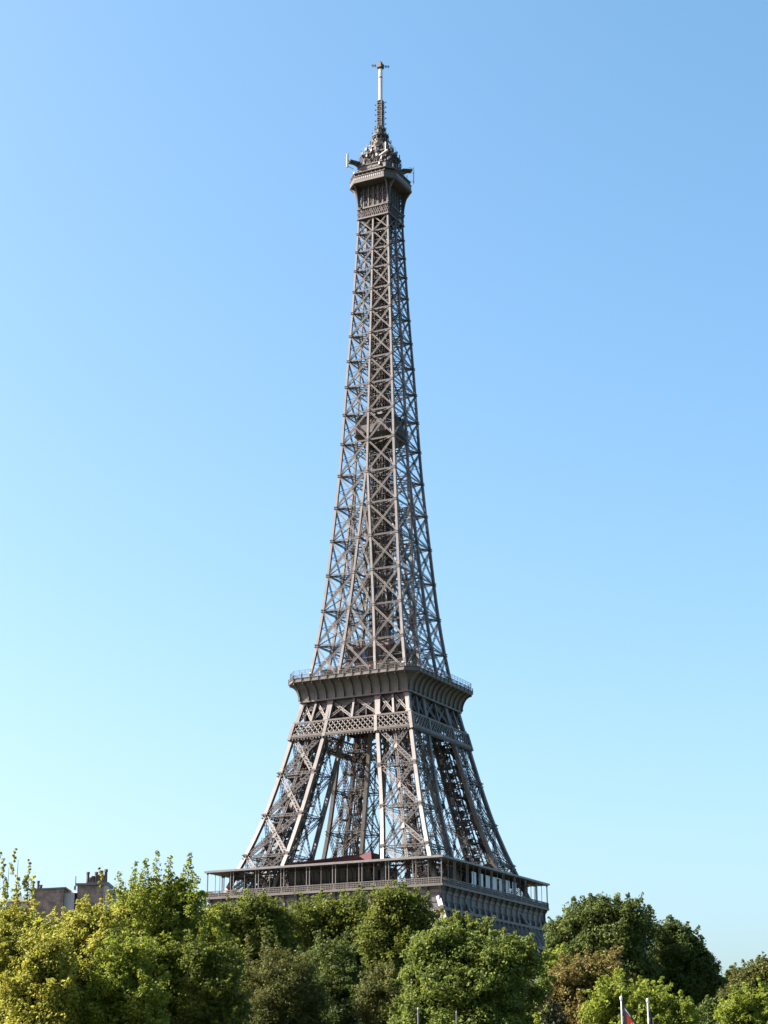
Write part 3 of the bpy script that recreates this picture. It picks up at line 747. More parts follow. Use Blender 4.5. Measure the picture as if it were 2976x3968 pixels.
# pale camera arm and lamps near the front corner
tu = MB(); tu.beam((4.6, -5.6, 286.9), (4.6, -5.6, 290.8), .35, .35, (0, 1, 0)); tu.beam((2.6, -5.9, 286.3), (5.6, -5.9, 287.6), .8, .35); tu.beam((3.2, -6.0, 284.9), (3.5, -6.0, 286.6), .4, .3, (0, 1, 0))
tu.beam((1.6, -5.8, 286.6), (1.6, -5.8, 287.5), .6, .4, (0, 1, 0)); tu.beam((5.4, -5.8, 284.7), (6.1, -5.5, 285.2), .7, .5); tu.beam((5.6, -4.8, 289.0), (6.3, -4.5, 289.7), .7, .5)
tu.build('camera_arm', mat('arm paint', (.32, .32, .31), .5), cab)

# ------------------------------------------------------------------ ground
gd = MB(); gd.poly([(-9000, -9000, 0), (9000, -9000, 0), (9000, 9000, 0), (-9000, 9000, 0)], [(0, 1, 2, 3)])
g = gd.build('ground', mat('park ground', (.035, .045, .02), .9, col2=(.06, .06, .035), nscale=.03)); tag(g, kind='structure')
# quay promenade strip in front of the trees
ca = CAM[:2]; fwd = norm(F_[:2]); rt = norm(R_[:2])
def gp(r, f, z): q = ca+rt*r+fwd*f; return (q[0], q[1], z)
rd = MB(); rd.poly([gp(-300, 62, .012), gp(300, 62, .012), gp(300, 84, .012), gp(-300, 84, .012)], [(0, 1, 2, 3)])
r = rd.build('road', mat('asphalt', (.05, .05, .052), .85, noise=.2, nscale=2)); tag(r, kind='structure')
pv = MB()
for f0, f1 in ((56, 62), (84, 90)):
    pv.loft([[gp(-300, f0, z), gp(300, f0, z), gp(300, f1, z), gp(-300, f1, z)] for z in (0.004, .14)])
r = pv.build('pavement', mat('paving', (.15, .14, .125), .85, noise=.12, nscale=1.5)); tag(r, kind='structure')

# ------------------------------------------------------------------ trees
def leafmat(name, cols, trans=.35, k=(1.05, 1.0, .55)):
    k = tuple(q*1.22 for q in k); trans += .04
    cols = [(p, tuple(c[i]*k[i] for i in range(3))) for p, c in cols]
    """cols: colours over the leaf tone 0..1"""
    M = bpy.data.materials.new(name); M.use_nodes = True; nt = M.node_tree; b = nt.nodes['Principled BSDF']
    at_ = nt.nodes.new('ShaderNodeAttribute'); at_.attribute_name = 'tone'
    rp = nt.nodes.new('ShaderNodeValToRGB'); cr = rp.color_ramp
    while len(cr.elements) < len(cols): cr.elements.new(.5)
    for i, c in enumerate(cols): cr.elements[i].position = c[0]; cr.elements[i].color = (*c[1], 1)
    b.inputs['Roughness'].default_value = .55; b.inputs['Specular IOR Level'].default_value = .22
    nt.links.new(at_.outputs['Fac'], rp.inputs[0]); nt.links.new(rp.outputs[0], b.inputs['Base Color'])
    tl = nt.nodes.new('ShaderNodeBsdfTranslucent'); mx = nt.nodes.new('ShaderNodeMixShader'); mx.inputs[0].default_value = trans
    gm = nt.nodes.new('ShaderNodeGamma'); gm.inputs[1].default_value = .85
    nt.links.new(rp.outputs[0], gm.inputs[0]); nt.links.new(gm.outputs[0], tl.inputs[0])
    nt.links.new(b.outputs[0], mx.inputs[1]); nt.links.new(tl.outputs[0], mx.inputs[2]); nt.links.new(mx.outputs[0], nt.nodes['Material Output'].inputs[0])
    return M
LM = {
 'yellow': leafmat('yellowing leaves', [(0, (.08, .10, .016)), (.4, (.19, .20, .028)), (.8, (.29, .27, .045)), (1, (.38, .30, .05))], .46, (.88, .90, .75)),
 'poplar': leafmat('poplar leaves', [(0, (.055, .085, .016)), (.55, (.12, .16, .026)), (.9, (.17, .18, .03)), (1, (.30, .22, .05))], .48, (1.05, 1.0, .6)),
 'plane': leafmat('plane leaves', [(0, (.035, .055, .014)), (.6, (.075, .10, .022)), (1, (.14, .15, .035))], .42),
 'olive': leafmat('olive leaves', [(0, (.04, .055, .018)), (.6, (.075, .098, .028)), (1, (.125, .14, .04))], .36, (.84, .74, .5)),
 'green': leafmat('fresh green leaves', [(0, (.04, .075, .02)), (.6, (.075, .125, .03)), (1, (.15, .20, .045))], .42, (1.15, .95, .6)),
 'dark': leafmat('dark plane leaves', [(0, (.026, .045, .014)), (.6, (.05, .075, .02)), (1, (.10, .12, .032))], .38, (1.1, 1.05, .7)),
 'brown': leafmat('browned chestnut leaves', [(0, (.07, .055, .025)), (.6, (.105, .096, .040)), (1, (.16, .138, .058))], .3),
 'lime': leafmat('yellow green leaves', [(0, (.07, .10, .018)), (.6, (.13, .17, .028)), (1, (.22, .24, .045))], .5, (1.0, .98, .6)),
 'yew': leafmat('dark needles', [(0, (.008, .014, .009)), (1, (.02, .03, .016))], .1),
}
BARK = mat('bark', (.10, .085, .065), .9, col2=(.22, .20, .16), nscale=2.5, bump=.4)

def leaves(name, C_, R, nl, size, mt, parent, seed, spiky=0, flat=.75):
    """leaf clumps: centres C_ (n,3), radii R (n), nl leaves per unit radius^2"""
    g_ = np.random.default_rng(seed)
    cnt = np.maximum(13, (nl*1.9*R**2)).astype(int); idx = np.repeat(np.arange(len(R)), cnt); N = len(idx)
    v = g_.normal(size=(N, 3)); v /= np.linalg.norm(v, axis=1, keepdims=True)
    r = R[idx]*g_.uniform(.25, 1, N)**.45
    P = C_[idx]+v*r[:, None]*np.array([1, 1, flat if not spiky else 1])
    nrm = v*.5+g_.normal(size=(N, 3))*.55+np.array([0, 0, .55]); nrm /= np.linalg.norm(nrm, axis=1, keepdims=True)
    a = np.cross(nrm, g_.normal(size=(N, 3))); a /= np.linalg.norm(a, axis=1, keepdims=True); b = np.cross(nrm, a)
    s = size*g_.uniform(.45, 1.5, N)[:, None]
    V = np.stack([P-a*s*.6, P-b*s*.36+a*s*.05+nrm*s*.08, P+a*s*.6, P+b*s*.36+a*s*.05+nrm*s*.08], 1).reshape(-1, 3)
    ct = g_.beta(2, 2.4, len(R)); tone = np.clip(ct[idx]*.65+g_.beta(1.6, 2.6, N)*.45, 0, 1)
    me = bpy.data.meshes.new(name); me.vertices.add(N*4); me.vertices.foreach_set('co', V.astype(np.float32).ravel())
    me.loops.add(N*4); me.loops.foreach_set('vertex_index', np.arange(N*4, dtype=np.int32))
    me.polygons.add(N); me.polygons.foreach_set('loop_start', np.arange(0, N*4, 4, dtype=np.int32))
    me.update(calc_edges=True)
    me.polygons.foreach_set('use_smooth', [False]*N)
    at_ = me.attributes.new('tone', 'FLOAT', 'POINT'); at_.data.foreach_set('value', np.repeat(tone, 4).astype(np.float32))
    me.materials.append(mt); o = bpy.data.objects.new(name, me); COL.objects.link(o); o.parent = parent
    return N

def tube(mb, p, q, r0, r1, n=7):
    p, q = np.asarray(p, float), np.asarray(q, float); d = norm(q-p); a = norm(np.cross(d, (.3, .9, .2))); b = np.cross(d, a)
    mb.loft([[tuple(c+(a*math.cos(2*math.pi*j/n)+b*math.sin(2*math.pi*j/n))*r) for j in range(n)] for c, r in ((p, r0), (q, r1))])

TOTAL = [0]
def tree(name, label, cat, px, dist, topy, wpx, pal, seed, zb=4.5, leaf=.17, dens=95, lobes=16, sub=.55, depth=.8, spires=(), extra=(), group=None, squash=1.0, lr=(.26, .42), fine=1.0):
    """crown fills the width wpx (picture px) at distance dist, from height zb to the height seen at picture row topy"""
    rn = np.random.default_rng(seed); x, y = at(px, dist); zt = zat(topy, dist, px)-.7*sub
    k = dist/FPX*.975; RW = wpx*k/2*1.17; zc = (zt+zb)/2; RZ = (zt-zb)/2
    root = empty(name, (x, y, 0)); tag(root, label, cat, group)
    L = []; 
    lobes = int(lobes*1.5)
    for i in range(lobes):
        t = i*2.39996+rn.uniform(-.3, .3); h = (i+.5)/lobes            # h: 0 bottom .. 1 top
        rl = RW*rn.uniform(*lr)
        pr = min(1, 2.2*math.sqrt(max(0, 1-h)))*(.8+.2*min(1, h*3))
        e = rn.uniform(.72, 1.0)*pr
        L.append((np.array([math.cos(t)*(RW-rl)*e, math.sin(t)*(RW*depth-rl)*e, zb+rl*.5+(zt-zb-rl*1.45)*h*rn.uniform(.94, 1)]), rl))
    L.append((np.array([0, 0, zt-RW*.36]), RW*.36)); L.append((np.array([0, 0, zc]), RW*.55))
    rr = np.array([*rt, 0]); ff = np.array([*fwd, 0])
    for ex, ey, er in extra:      # named boughs: picture offsets
        L.append((rr*(ex-px)*k+ff*rn.uniform(-.3, .3)*RW+np.array([0, 0, zat(ey, dist, ex)-er-.25*sub]), er))
    Cs, Rs = [], []
    for q, rl in L:
        m = int(8+34*fine*(rl/1.2)**2); m = min(m, 150)
        v = rn.normal(size=(m, 3)); v /= np.linalg.norm(v, axis=1, keepdims=True)
        c = q+v*rl*rn.uniform(.35, .92, (m, 1))*np.array([1, 1, .9])
        for t_ in range(5 if rl < 2 else 8):      # shoots that break the outline of the bough
            e = rn.normal(size=3); e[2] = abs(e[2])+.3; e /= np.linalg.norm(e); ln = rn.uniform(.35, .9)*min(sub, .6)*1.7
            for j in range(5):
                Cs.append((q+e*(rl*.82+ln*j/4)+rn.normal(size=3)*.06)[None, :]); Rs.append(np.array([sub*(.55-.32*j/4)]))
        Cs.append(c); Rs.append(rn.uniform(.4, 1.25, m)*sub)
    for sx, sy0, sy1, sr in spires:   # upright leafy shoots
        z0, z1 = zat(sy1, dist, sx), zat(sy0, dist, sx); m = max(3, int((z1-z0)/.13)); off = rr*(sx-px)*k-ff*RW*rn.uniform(0, .5)
        lean = rn.uniform(-.25, .25)
        for j in range(m):
            f = j/(m-1); Cs.append(np.array([off+rr*lean*f+rr*rn.uniform(-.12, .12)+np.array([0, 0, z0+(z1-z0)*f])])); Rs.append(np.array([sr*(1.05-.6*f)*rn.uniform(.7, 1.2)]))
    Cs = np.vstack(Cs); Rs = np.concatenate(Rs)
    TOTAL[0] += leaves('crown', Cs, Rs, dens*1.45, leaf*.82, LM[pal], root, seed+1)
    tk = MB(); r0 = max(.16, RW*.07)
    h1 = max(zb*.8, 2.2); tube(tk, (0, 0, -.1), (0, 0, h1), r0, r0*.75, 9); tube(tk, (0, 0, h1), (rn.uniform(-.3, .3), rn.uniform(-.3, .3), zt-RZ*.5), r0*.75, r0*.2, 8)
    for q, rl in L[:14]:
        st = np.array([0, 0, h1+(q[2]-h1)*.35]) if q[2] > h1 else np.array([0, 0, h1*.95])
        mid = st*.5+q*.5+np.array([0, 0, .3]); tube(tk, st, mid, r0*.4, r0*.26, 6); tube(tk, mid, q, r0*.26, r0*.1, 5)
        for j in range(3):
            e = q+rn.normal(size=3)*rl*.55; tube(tk, mid*.3+q*.7, e, r0*.12, r0*.04, 5)
    for sx, sy0, sy1, sr in spires:
        off = rr*(sx-px)*k; tube(tk, off+np.array([0, 0, zat(sy1, dist, sx)-1.5]), off+np.array([0, 0, zat(sy0, dist, sx)-.3]), .035, .012, 4)
    tk.build('trunk', BARK, root)
    return root

GR = 'trees in front of the tower'
# left side, nearest
tree('yellowing_tree', 'loose yellowing tree at the far left edge with thin wispy top shoots against the sky', 'tree', -10, 100, 3440, 620, 'yellow', 11, zb=3.5, leaf=.17, sub=.5, dens=90,
     spires=((14, 3340, 3520, .2), (48, 3310, 3400, .12), (55, 3395, 3520, .22), (92, 3345, 3440, .11), (100, 3410, 3540, .25), (-30, 3310, 3500, .25), (150, 3420, 3560, .2)), lobes=20)
tree('yellowing_tree', 'yellow-green tree right below the brick chimney walls of the house', 'tree', 330, 104, 3478, 470, 'yellow', 23, zb=3.5, leaf=.17, sub=.5, dens=90, lobes=20,
     spires=((395, 3375, 3400, .1), (385, 3400, 3440, .07), (330, 3480, 3560, .3), (410, 3460, 3580, .35), (290, 3500, 3600, .3)),
     extra=((250, 3530, .9), (180, 3540, .9), (400, 3490, 1.0), (330, 3500, 1.0), (110, 3550, .9)))
tree('poplar_tree', 'green poplar with four upright leafy spires standing left of the first platform', 'tree', 610, 108, 3440, 430, 'poplar', 31, zb=3.5, leaf=.17, sub=.5, dens=95, lobes=22,
     spires=((515, 3350, 3520, .42), (595, 3308, 3500, .40), (565, 3340, 3480, .35), (640, 3328, 3500, .36), (720, 3312, 3470, .33), (690, 3360, 3480, .3), (475, 3395, 3520, .38), (745, 3400, 3560, .45), (560, 3400, 3520, .5), (655, 3390, 3500, .5)),
     extra=((565, 3395, 1.2), (650, 3390, 1.1), (715, 3420, 1.0), (520, 3420, 1.0), (480, 3450, 1.1), (740, 3460, 1.0)))
tree('yellowing_tree', 'lowest of the yellowing trees, filling the gap between the two taller ones', 'tree', 160, 96, 3620, 330, 'yellow', 211, zb=2.5, leaf=.16, lobes=18, sub=.5, dens=90, extra=((120, 3600, .8), (210, 3610, .8)))
tree('green_tree', 'low leafy green tree in front of the spired poplar, on its left', 'tree', 480, 97, 3640, 340, 'poplar', 223, zb=2.5, leaf=.16, lobes=18, sub=.5, dens=90, extra=((430, 3630, .8), (540, 3620, .8)))
tree('green_tree', 'low leafy green tree in front of the spired poplar, on its right', 'tree', 820, 104, 3650, 300, 'plane', 227, zb=2.5, leaf=.16, lobes=16, sub=.5, dens=90, extra=((760, 3630, .8), (880, 3640, .8)))
# middle row behind
tree('plane_tree', 'rounded olive green tree whose top meets the left part of the first platform', 'tree', 985, 128, 3445, 380, 'plane', 41, zb=4, leaf=.19, lobes=20, sub=.6, dens=80,
     extra=((1010, 3438, 1.7), (930, 3475, 1.6), (1080, 3490, 1.5), (850, 3490, 1.5), (800, 3500, 1.3)))
tree('plane_tree', 'broad olive green tree covering the middle of the frieze under the platform', 'tree', 1290, 132, 3455, 400, 'plane', 43, zb=4, leaf=.19, lobes=22, sub=.6, dens=80,
     extra=((1230, 3452, 1.6), (1370, 3450, 1.7), (1180, 3490, 1.4), (1300, 3470, 1.5)))
tree('plane_tree', 'sunlit green tree whose twin top rises over the platform ledge left of its front corner', 'tree', 1545, 126, 3420, 270, 'plane', 47, zb=4, leaf=.19, lobes=16, sub=.6, dens=85,
     extra=((1515, 3424, 1.5), (1600, 3445, 1.3), (1480, 3490, 1.5), (1640, 3510, 1.2), (1460, 3530, 1.5)))
tree('plane_tree', 'shadowed green tree filling the gap between the left spired tree and the middle row', 'tree', 790, 118, 3510, 330, 'poplar', 53, zb=3.5, leaf=.17, lobes=16, sub=.55, dens=85)
tree('feathery_tree', 'drooping feathery dark olive tree low in front of the middle row', 'tree', 1080, 112, 3640, 420, 'olive', 59, zb=3, leaf=.13, lobes=16, sub=.5, dens=120,
     spires=((960, 3625, 3780, .3), (1040, 3610, 3800, .32), (1190, 3720, 3850, .35), (1120, 3680, 3800, .3), (900, 3700, 3820, .3)))
tree('feathery_tree', 'dark olive tree in the shade directly left of the bright green maple-like tree', 'tree', 1490, 112, 3710, 300, 'olive', 61, zb=3, leaf=.13, lobes=12, sub=.5, dens=120,
     spires=((1450, 3740, 3850, .3), (1505, 3730, 3850, .3)))
tree('dark_tree', 'deep shaded tree at the bottom between the two dark olive trees', 'tree', 1300, 122, 3600, 420, 'dark', 67, zb=3, leaf=.17, lobes=14, sub=.55, dens=80)
for j, (bx, bd, by, bw, bp, bl) in enumerate((  # extra trees added behind the front crowns to block ground light
    (120, 150, 3560, 420, 'plane', 'added light-blocking tree behind the yellowing trees, under the brick end wall'), (520, 150, 3560, 420, 'plane', 'added light-blocking tree directly behind the spired poplar'),
    (900, 160, 3560, 420, 'dark', 'added light-blocking dark tree seen in gaps left of the rounded olive tree'), (1180, 165, 3540, 420, 'dark', 'added light-blocking dark tree seen in gaps between the two middle olive crowns'),
    (1480, 160, 3570, 380, 'dark', 'added light-blocking dark tree seen in gaps below the twin topped tree'), (1930, 150, 3720, 380, 'plane', 'added light-blocking tree behind the right side of the bright green tree'),
    (2420, 165, 3800, 420, 'dark', 'added light-blocking dark tree behind the brown chestnut and the yellow-green tree'), (2760, 160, 3860, 380, 'dark', 'added light-blocking dark tree below the second plane tree'))):
    tree('light_blocking_tree', bl, 'tree', bx, bd, by, bw, bp, 300+j, zb=2, leaf=.24, lobes=14, sub=.75, dens=45, fine=.6)
# bright tree right of the middle
tree('green_tree', 'bright green tree in front of the platform corner, right of the middle', 'tree', 1790, 108, 3580, 500, 'green', 71, zb=3.2, leaf=.19, lobes=26, sub=.55, dens=85,
     extra=((1650, 3600, 1.1), (1700, 3575, 1.2), (1800, 3590, 1.3), (1900, 3640, 1.2), (1980, 3620, .5), (2020, 3640, .5), (2060, 3690, .7), (1620, 3700, 1.0), (1960, 3690, 1.0), (2080, 3760, .9)))
tree('olive_tree', 'olive topped tree peeping over the bright green one under the platform corner', 'tree', 1790, 130, 3535, 250, 'plane', 73, zb=4, leaf=.19, lobes=14, sub=.6, dens=80,
     extra=((1740, 3545, 1.3), (1800, 3535, 1.4), (1860, 3560, 1.2), (1930, 3640, 1.3), (1980, 3690, 1.2)))
# right group
tree('dark_plane_tree', 'largest dark green plane tree at right, its rounded top the highest beside the platform', 'tree', 2345, 190, 3470, 400, 'dark', 79, zb=5, leaf=.27, lobes=24, sub=.85, dens=42, depth=.9, fine=.6,
     extra=((2260, 3475, 2.2), (2330, 3462, 2.0), (2390, 3470, 2.1), (2450, 3472, 2.0), (2500, 3520, 1.8), (2190, 3545, 1.5), (2160, 3570, 1.2), (2230, 3520, 1.6), (2150, 3640, 1.0)))
tree('dark_plane_tree', 'second dark green plane tree at right, sloping down towards the right edge', 'tree', 2620, 196, 3560, 300, 'dark', 83, zb=5, leaf=.27, lobes=24, sub=.85, dens=42, fine=.6,
     extra=((2590, 3548, 1.9), (2630, 3556, 1.6), (2665, 3590, 1.5), (2695, 3640, 1.5), (2725, 3695, 1.4), (2750, 3760, 1.3), (2765, 3830, 1.3)))
tree('chestnut_tree', 'brown leaved chestnut tree standing in front of the largest dark plane tree', 'tree', 2275, 136, 3688, 290, 'brown', 89, zb=4, leaf=.2, lobes=16, sub=.6, dens=75, 
     extra=((2210, 3700, 1.4), (2300, 3690, 1.4), (2370, 3685, .9), (2390, 3740, 1.2), (2170, 3760, 1.2)))
tree('small_green_tree', 'small light green tree squeezed between the bright green tree and the brown chestnut', 'tree', 2120, 140, 3700, 110, 'lime', 97, zb=4, leaf=.19, lobes=12, sub=.5, dens=80, extra=((2170, 3668, .8), (2110, 3700, .9)))
tree('lime_tree', 'low yellow-green tree directly behind the two flagpoles', 'tree', 2480, 96, 3790, 440, 'lime', 101, zb=2.2, leaf=.16, lobes=26, sub=.42, dens=110, fine=1.3,
     spires=((2390, 3770, 3850, .22), (2462, 3793, 3870, .2), (2500, 3800, 3860, .22), (2535, 3795, 3880, .2), (2590, 3855, 3920, .2), (2620, 3850, 3920, .2), (2655, 3870, 3930, .2), (2320, 3800, 3880, .3)),
     extra=((2370, 3785, .7), (2330, 3815, .7), (2300, 3860, .7), (2480, 3815, .6), (2550, 3820, .6), (2640, 3880, .6)))
tree('olive_tree', 'brownish olive tree cut by the right edge of the view', 'tree', 2930, 165, 3715, 240, 'olive', 103, zb=4, leaf=.22, lobes=16, sub=.65, dens=70, extra=((2900, 3725, 1.4), (2960, 3700, 1.2), (2850, 3790, 1.4), (2950, 3720, 1.3)))
tree('dark_plane_tree', 'dark tree in the dip right of the second plane tree, farthest away', 'tree', 2850, 230, 3765, 150, 'dark', 107, zb=5, leaf=.3, lobes=12, sub=.9, dens=40, fine=.6, extra=((2835, 3750, 1.2),))
tree('lime_tree', 'yellow-green tree in the bottom right corner', 'tree', 2920, 100, 3830, 300, 'lime', 109, zb=2.2, leaf=.16, lobes=18, sub=.42, dens=105, fine=1.3, extra=((2850, 3840, .7), (2930, 3825, .8), (2800, 3880, .6), (2960, 3815, .6)))
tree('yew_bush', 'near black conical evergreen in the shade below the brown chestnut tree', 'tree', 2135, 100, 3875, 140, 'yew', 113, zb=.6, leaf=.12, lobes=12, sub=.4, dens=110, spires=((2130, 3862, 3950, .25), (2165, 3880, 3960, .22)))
print('LEAVES', TOTAL[0])

# ------------------------------------------------------------------ grey posts among the trees
def post_obj(px, dist, topy, label, r):
    x, y = at(px, dist, 3940); zt = zat(topy, dist, px); a = MB()
    root = empty('metal_post', (x, y, 0)); tag(root, label, 'post')
    tube(a, (0, 0, 0), (0, 0, zt), r*1.4, r, 10); a.build('pole', mat('galvanised steel', (.10, .10, .10), .45, noise=.1), root)
    b = MB(); tube(b, (0, 0, zt), (0, 0, zt+.12), r*1.3, r*.5, 10); b.build('cap', GREY, root)
post_obj(1621, 103, 3912, 'grey metal post rising into the lower leaves of the bright green tree', .055)
post_obj(1769, 102.5, 3925, 'thinner pale post to the right of the grey post, under the bright green tree', .04)

# ------------------------------------------------------------------ flagpoles
def flag(px, topy, dist, label, narrow, seed):
    x, y = at(px, dist, 3920); zt = zat(topy, dist, px); root = empty('flagpole', (x, y, 0)); tag(root, label, 'flagpole', 'flagpoles in front of the low trees')
    a = MB(); tube(a, (0, 0, 0), (0, 0, zt-.1), .033, .025, 12); 
    a.build('pole', bpy.data.materials.get('white pole') or mat('white pole', (.33, .33, .33), .3), root, True)
    b = MB(); b.loft([[(r*math.cos(j*math.pi/6), r*math.sin(j*math.pi/6), z) for j in range(12)] for r, z in ((.024, zt-.1), (.042, zt-.06), (.050, zt), (.036, zt+.04), (.01, zt+.055))]); b.build('finial', WHITE, root, True)
    # hanging cloth: hoist along the pole, fly edge sagging down
    nu, nv = 22, 40; H = 2.3; Wd = 1.15*narrow; t0 = zt-.17
    rr = np.array([*rt, 0]); ff = np.array([*fwd, 0]); G = {}
    def pt(u, v, off=0):
        sag = u*1.25; fold = .10*math.sin(u*9+v*2.2+seed)*u+.05*math.sin(u*17+v*3)*u
        wid = Wd*u*(.55+.45*min(1, v*1.4))
        return rr*(.05+wid)-ff*(fold*(1 if narrow > .5 else 1.4)+off)+np.array([0, 0, t0-v*H-sag*(.75-.35*v)])
    def cloth(nm, u0, u1, v0, v1, mt, off=0, th=.006):
        c = MB(); nu_ = max(2, int(nu*(u1-u0))+1); nv_ = max(2, int(nv*(v1-v0))+1); vs = []
        for s in (off, off-th):
            for i in range(nv_+1):
                for j in range(nu_+1): vs.append(pt(u0+(u1-u0)*j/nu_, v0+(v1-v0)*i/nv_, s))
        n1 = (nu_+1)*(nv_+1); fs = []
        for i in range(nv_):
            for j in range(nu_):
                q = i*(nu_+1)+j; fs += [(q, q+nu_+1, q+nu_+2, q+1), (n1+q, n1+q+1, n1+q+nu_+2, n1+q+nu_+1)]
        c.poly(vs, fs); return c.build(nm, mt, root, True)
    fabric = bpy.data.materials.get('charcoal cloth') or mat('charcoal cloth', (.055, .055, .06), .85)
    orange = bpy.data.materials.get('orange cloth') or mat('orange cloth', (.75, .075, .01), .8)
    pink = bpy.data.materials.get('pink print') or mat('pink print', (.80, .55, .55), .8)
    red = bpy.data.materials.get('crimson cloth') or mat('crimson cloth', (.42, .02, .06), .8)
    whc = bpy.data.materials.get('white cloth') or mat('white cloth', (.75, .74, .72), .8)
    fl = cloth('flag', 0, 1, 0, 1, fabric)
    if narrow > .5:
        for c in (cloth('white_band', .08, .34, .035, .06, whc, .006), cloth('orange_panel', .14, 1, .085, .95, orange, .006)): c.parent = fl
        em = MB()
        for cu, cv, r in ((.36, .17, .05), (.47, .12, .055), (.28, .24, .05), (.57, .18, .045), (.45, .25, .05)):
            vs = [pt(cu+r*1.1*math.cos(j*math.pi/8), cv+r*.75*math.sin(j*math.pi/8), .014) for j in range(16)]; em.poly(vs, [tuple(range(16))])
        e = em.build('emblem', pink, fl)
    else:
        cloth('crimson_stripe', .25, .7, .12, .95, red, .006).parent = fl
flag(2409, 3866, 62, 'left flagpole with a dark grey flag carrying an orange panel and pale emblem', 1.0, 0)
flag(2511, 3875, 63, 'right flagpole with a narrow furled dark flag showing a crimson stripe', .28, 2)

# ------------------------------------------------------------------ houses behind the trees at left
BRICK = bpy.data.materials.new('brick'); BRICK.use_nodes = True
nt = BRICK.node_tree; bt = nt.nodes.new('ShaderNodeTexBrick'); tc = nt.nodes.new('ShaderNodeTexCoord')
bt.inputs['Color1'].default_value = (.20, .15, .125, 1); bt.inputs['Color2'].default_value = (.26, .20, .165, 1); bt.inputs['Mortar'].default_value = (.19, .16, .14, 1)
bt.inputs['Scale'].default_value = 1; bt.inputs['Brick Width'].default_value = .45; bt.inputs['Row Height'].default_value = .16; bt.inputs['Mortar Size'].default_value = .012
mp = nt.nodes.new('ShaderNodeMapping'); mp.inputs['Rotation'].default_value = (math.pi/2, 0, 0)
nz = nt.nodes.new('ShaderNodeTexNoise'); nz.inputs['Scale'].default_value = .9; nz.inputs['Detail'].default_value = 5
mx = nt.nodes.new('ShaderNodeMixRGB'); mx.blend_type = 'MULTIPLY'; mx.inputs[0].default_value = .8
rp = nt.nodes.new('ShaderNodeValToRGB'); rp.color_ramp.elements[0].position = .4; rp.color_ramp.elements[0].color = (.55, .5, .5, 1); rp.color_ramp.elements[1].position = .6; rp.color_ramp.elements[1].color = (1.2, 1.1, 1.05, 1)
nt.links.new(tc.outputs['Object'], mp.inputs[0]); nt.links.new(mp.outputs[0], bt.inputs[0]); nt.links.new(tc.outputs['Object'], nz.inputs[0])
nt.links.new(nz.outputs[0], rp.inputs[0]); nt.links.new(bt.outputs[0], mx.inputs[1]); nt.links.new(rp.outputs[0], mx.inputs[2]); nt.links.new(mx.outputs[0], nt.nodes['Principled BSDF'].inputs['Base Color'])
nt.nodes['Principled BSDF'].inputs['Roughness'].default_value = .9
PLAST = mat('pale render', (.36, .33, .31), .85, noise=.12, nscale=.5)
SLATE = mat('slate roof', (.10, .11, .13), .6, noise=.2, nscale=1.2)
POT = mat('terracotta', (.085, .055, .048), .8)
HD = 285.
ang = math.atan2(R_[1], R_[0])
def house(label, xa, xb, parts_fn, depth=12):
    x, y = at((xa+xb)/2, HD, 3450); root = empty('apartment_building', (x, y, 0), ang); tag(root, label, 'building', 'apartment houses behind the left trees')
    k = HD/FPX*.985; loc = lambda px: (px-(xa+xb)/2)*k; hz = lambda py: zat(py, HD, (xa+xb)/2)
    parts_fn(root, loc, hz, depth); return root
def chim(par, x, y, z, h=1.1, r=.22):
    a = MB(); a.loft([[(x+q*math.cos(j*math.pi/4), y+q*math.sin(j*math.pi/4), zz_) for j in range(8)] for q, zz_ in ((r*1.2, z), (r, z+.1), (r*.85, z+h*.8), (r*1.15, z+h*.82), (r*1.1, z+h))]); a.build('chimney_pot', POT, par)
def windows(root, x0, x1, yf, ztop):
    n = max(1, int((x1-x0)/2.6))
    for fl in range(6):
        for i in range(n):
            xc = x0+(x1-x0)*(i+.5)/n; z0 = ztop-6.5-fl*3.2
            if z0 < 1.5: continue
            a = MB(); a.box((xc-.6, yf-.08, z0), (xc+.6, yf+.02, z0+2)); w = a.build('window', WHITE, root)
            b = MB(); b.box((xc-.5, yf-.11, z0+.1), (xc-.04, yf-.085, z0+1.9)); b.box((xc+.04, yf-.11, z0+.1), (xc+.5, yf-.085, z0+1.9)); b.build('pane', GLASS, w)
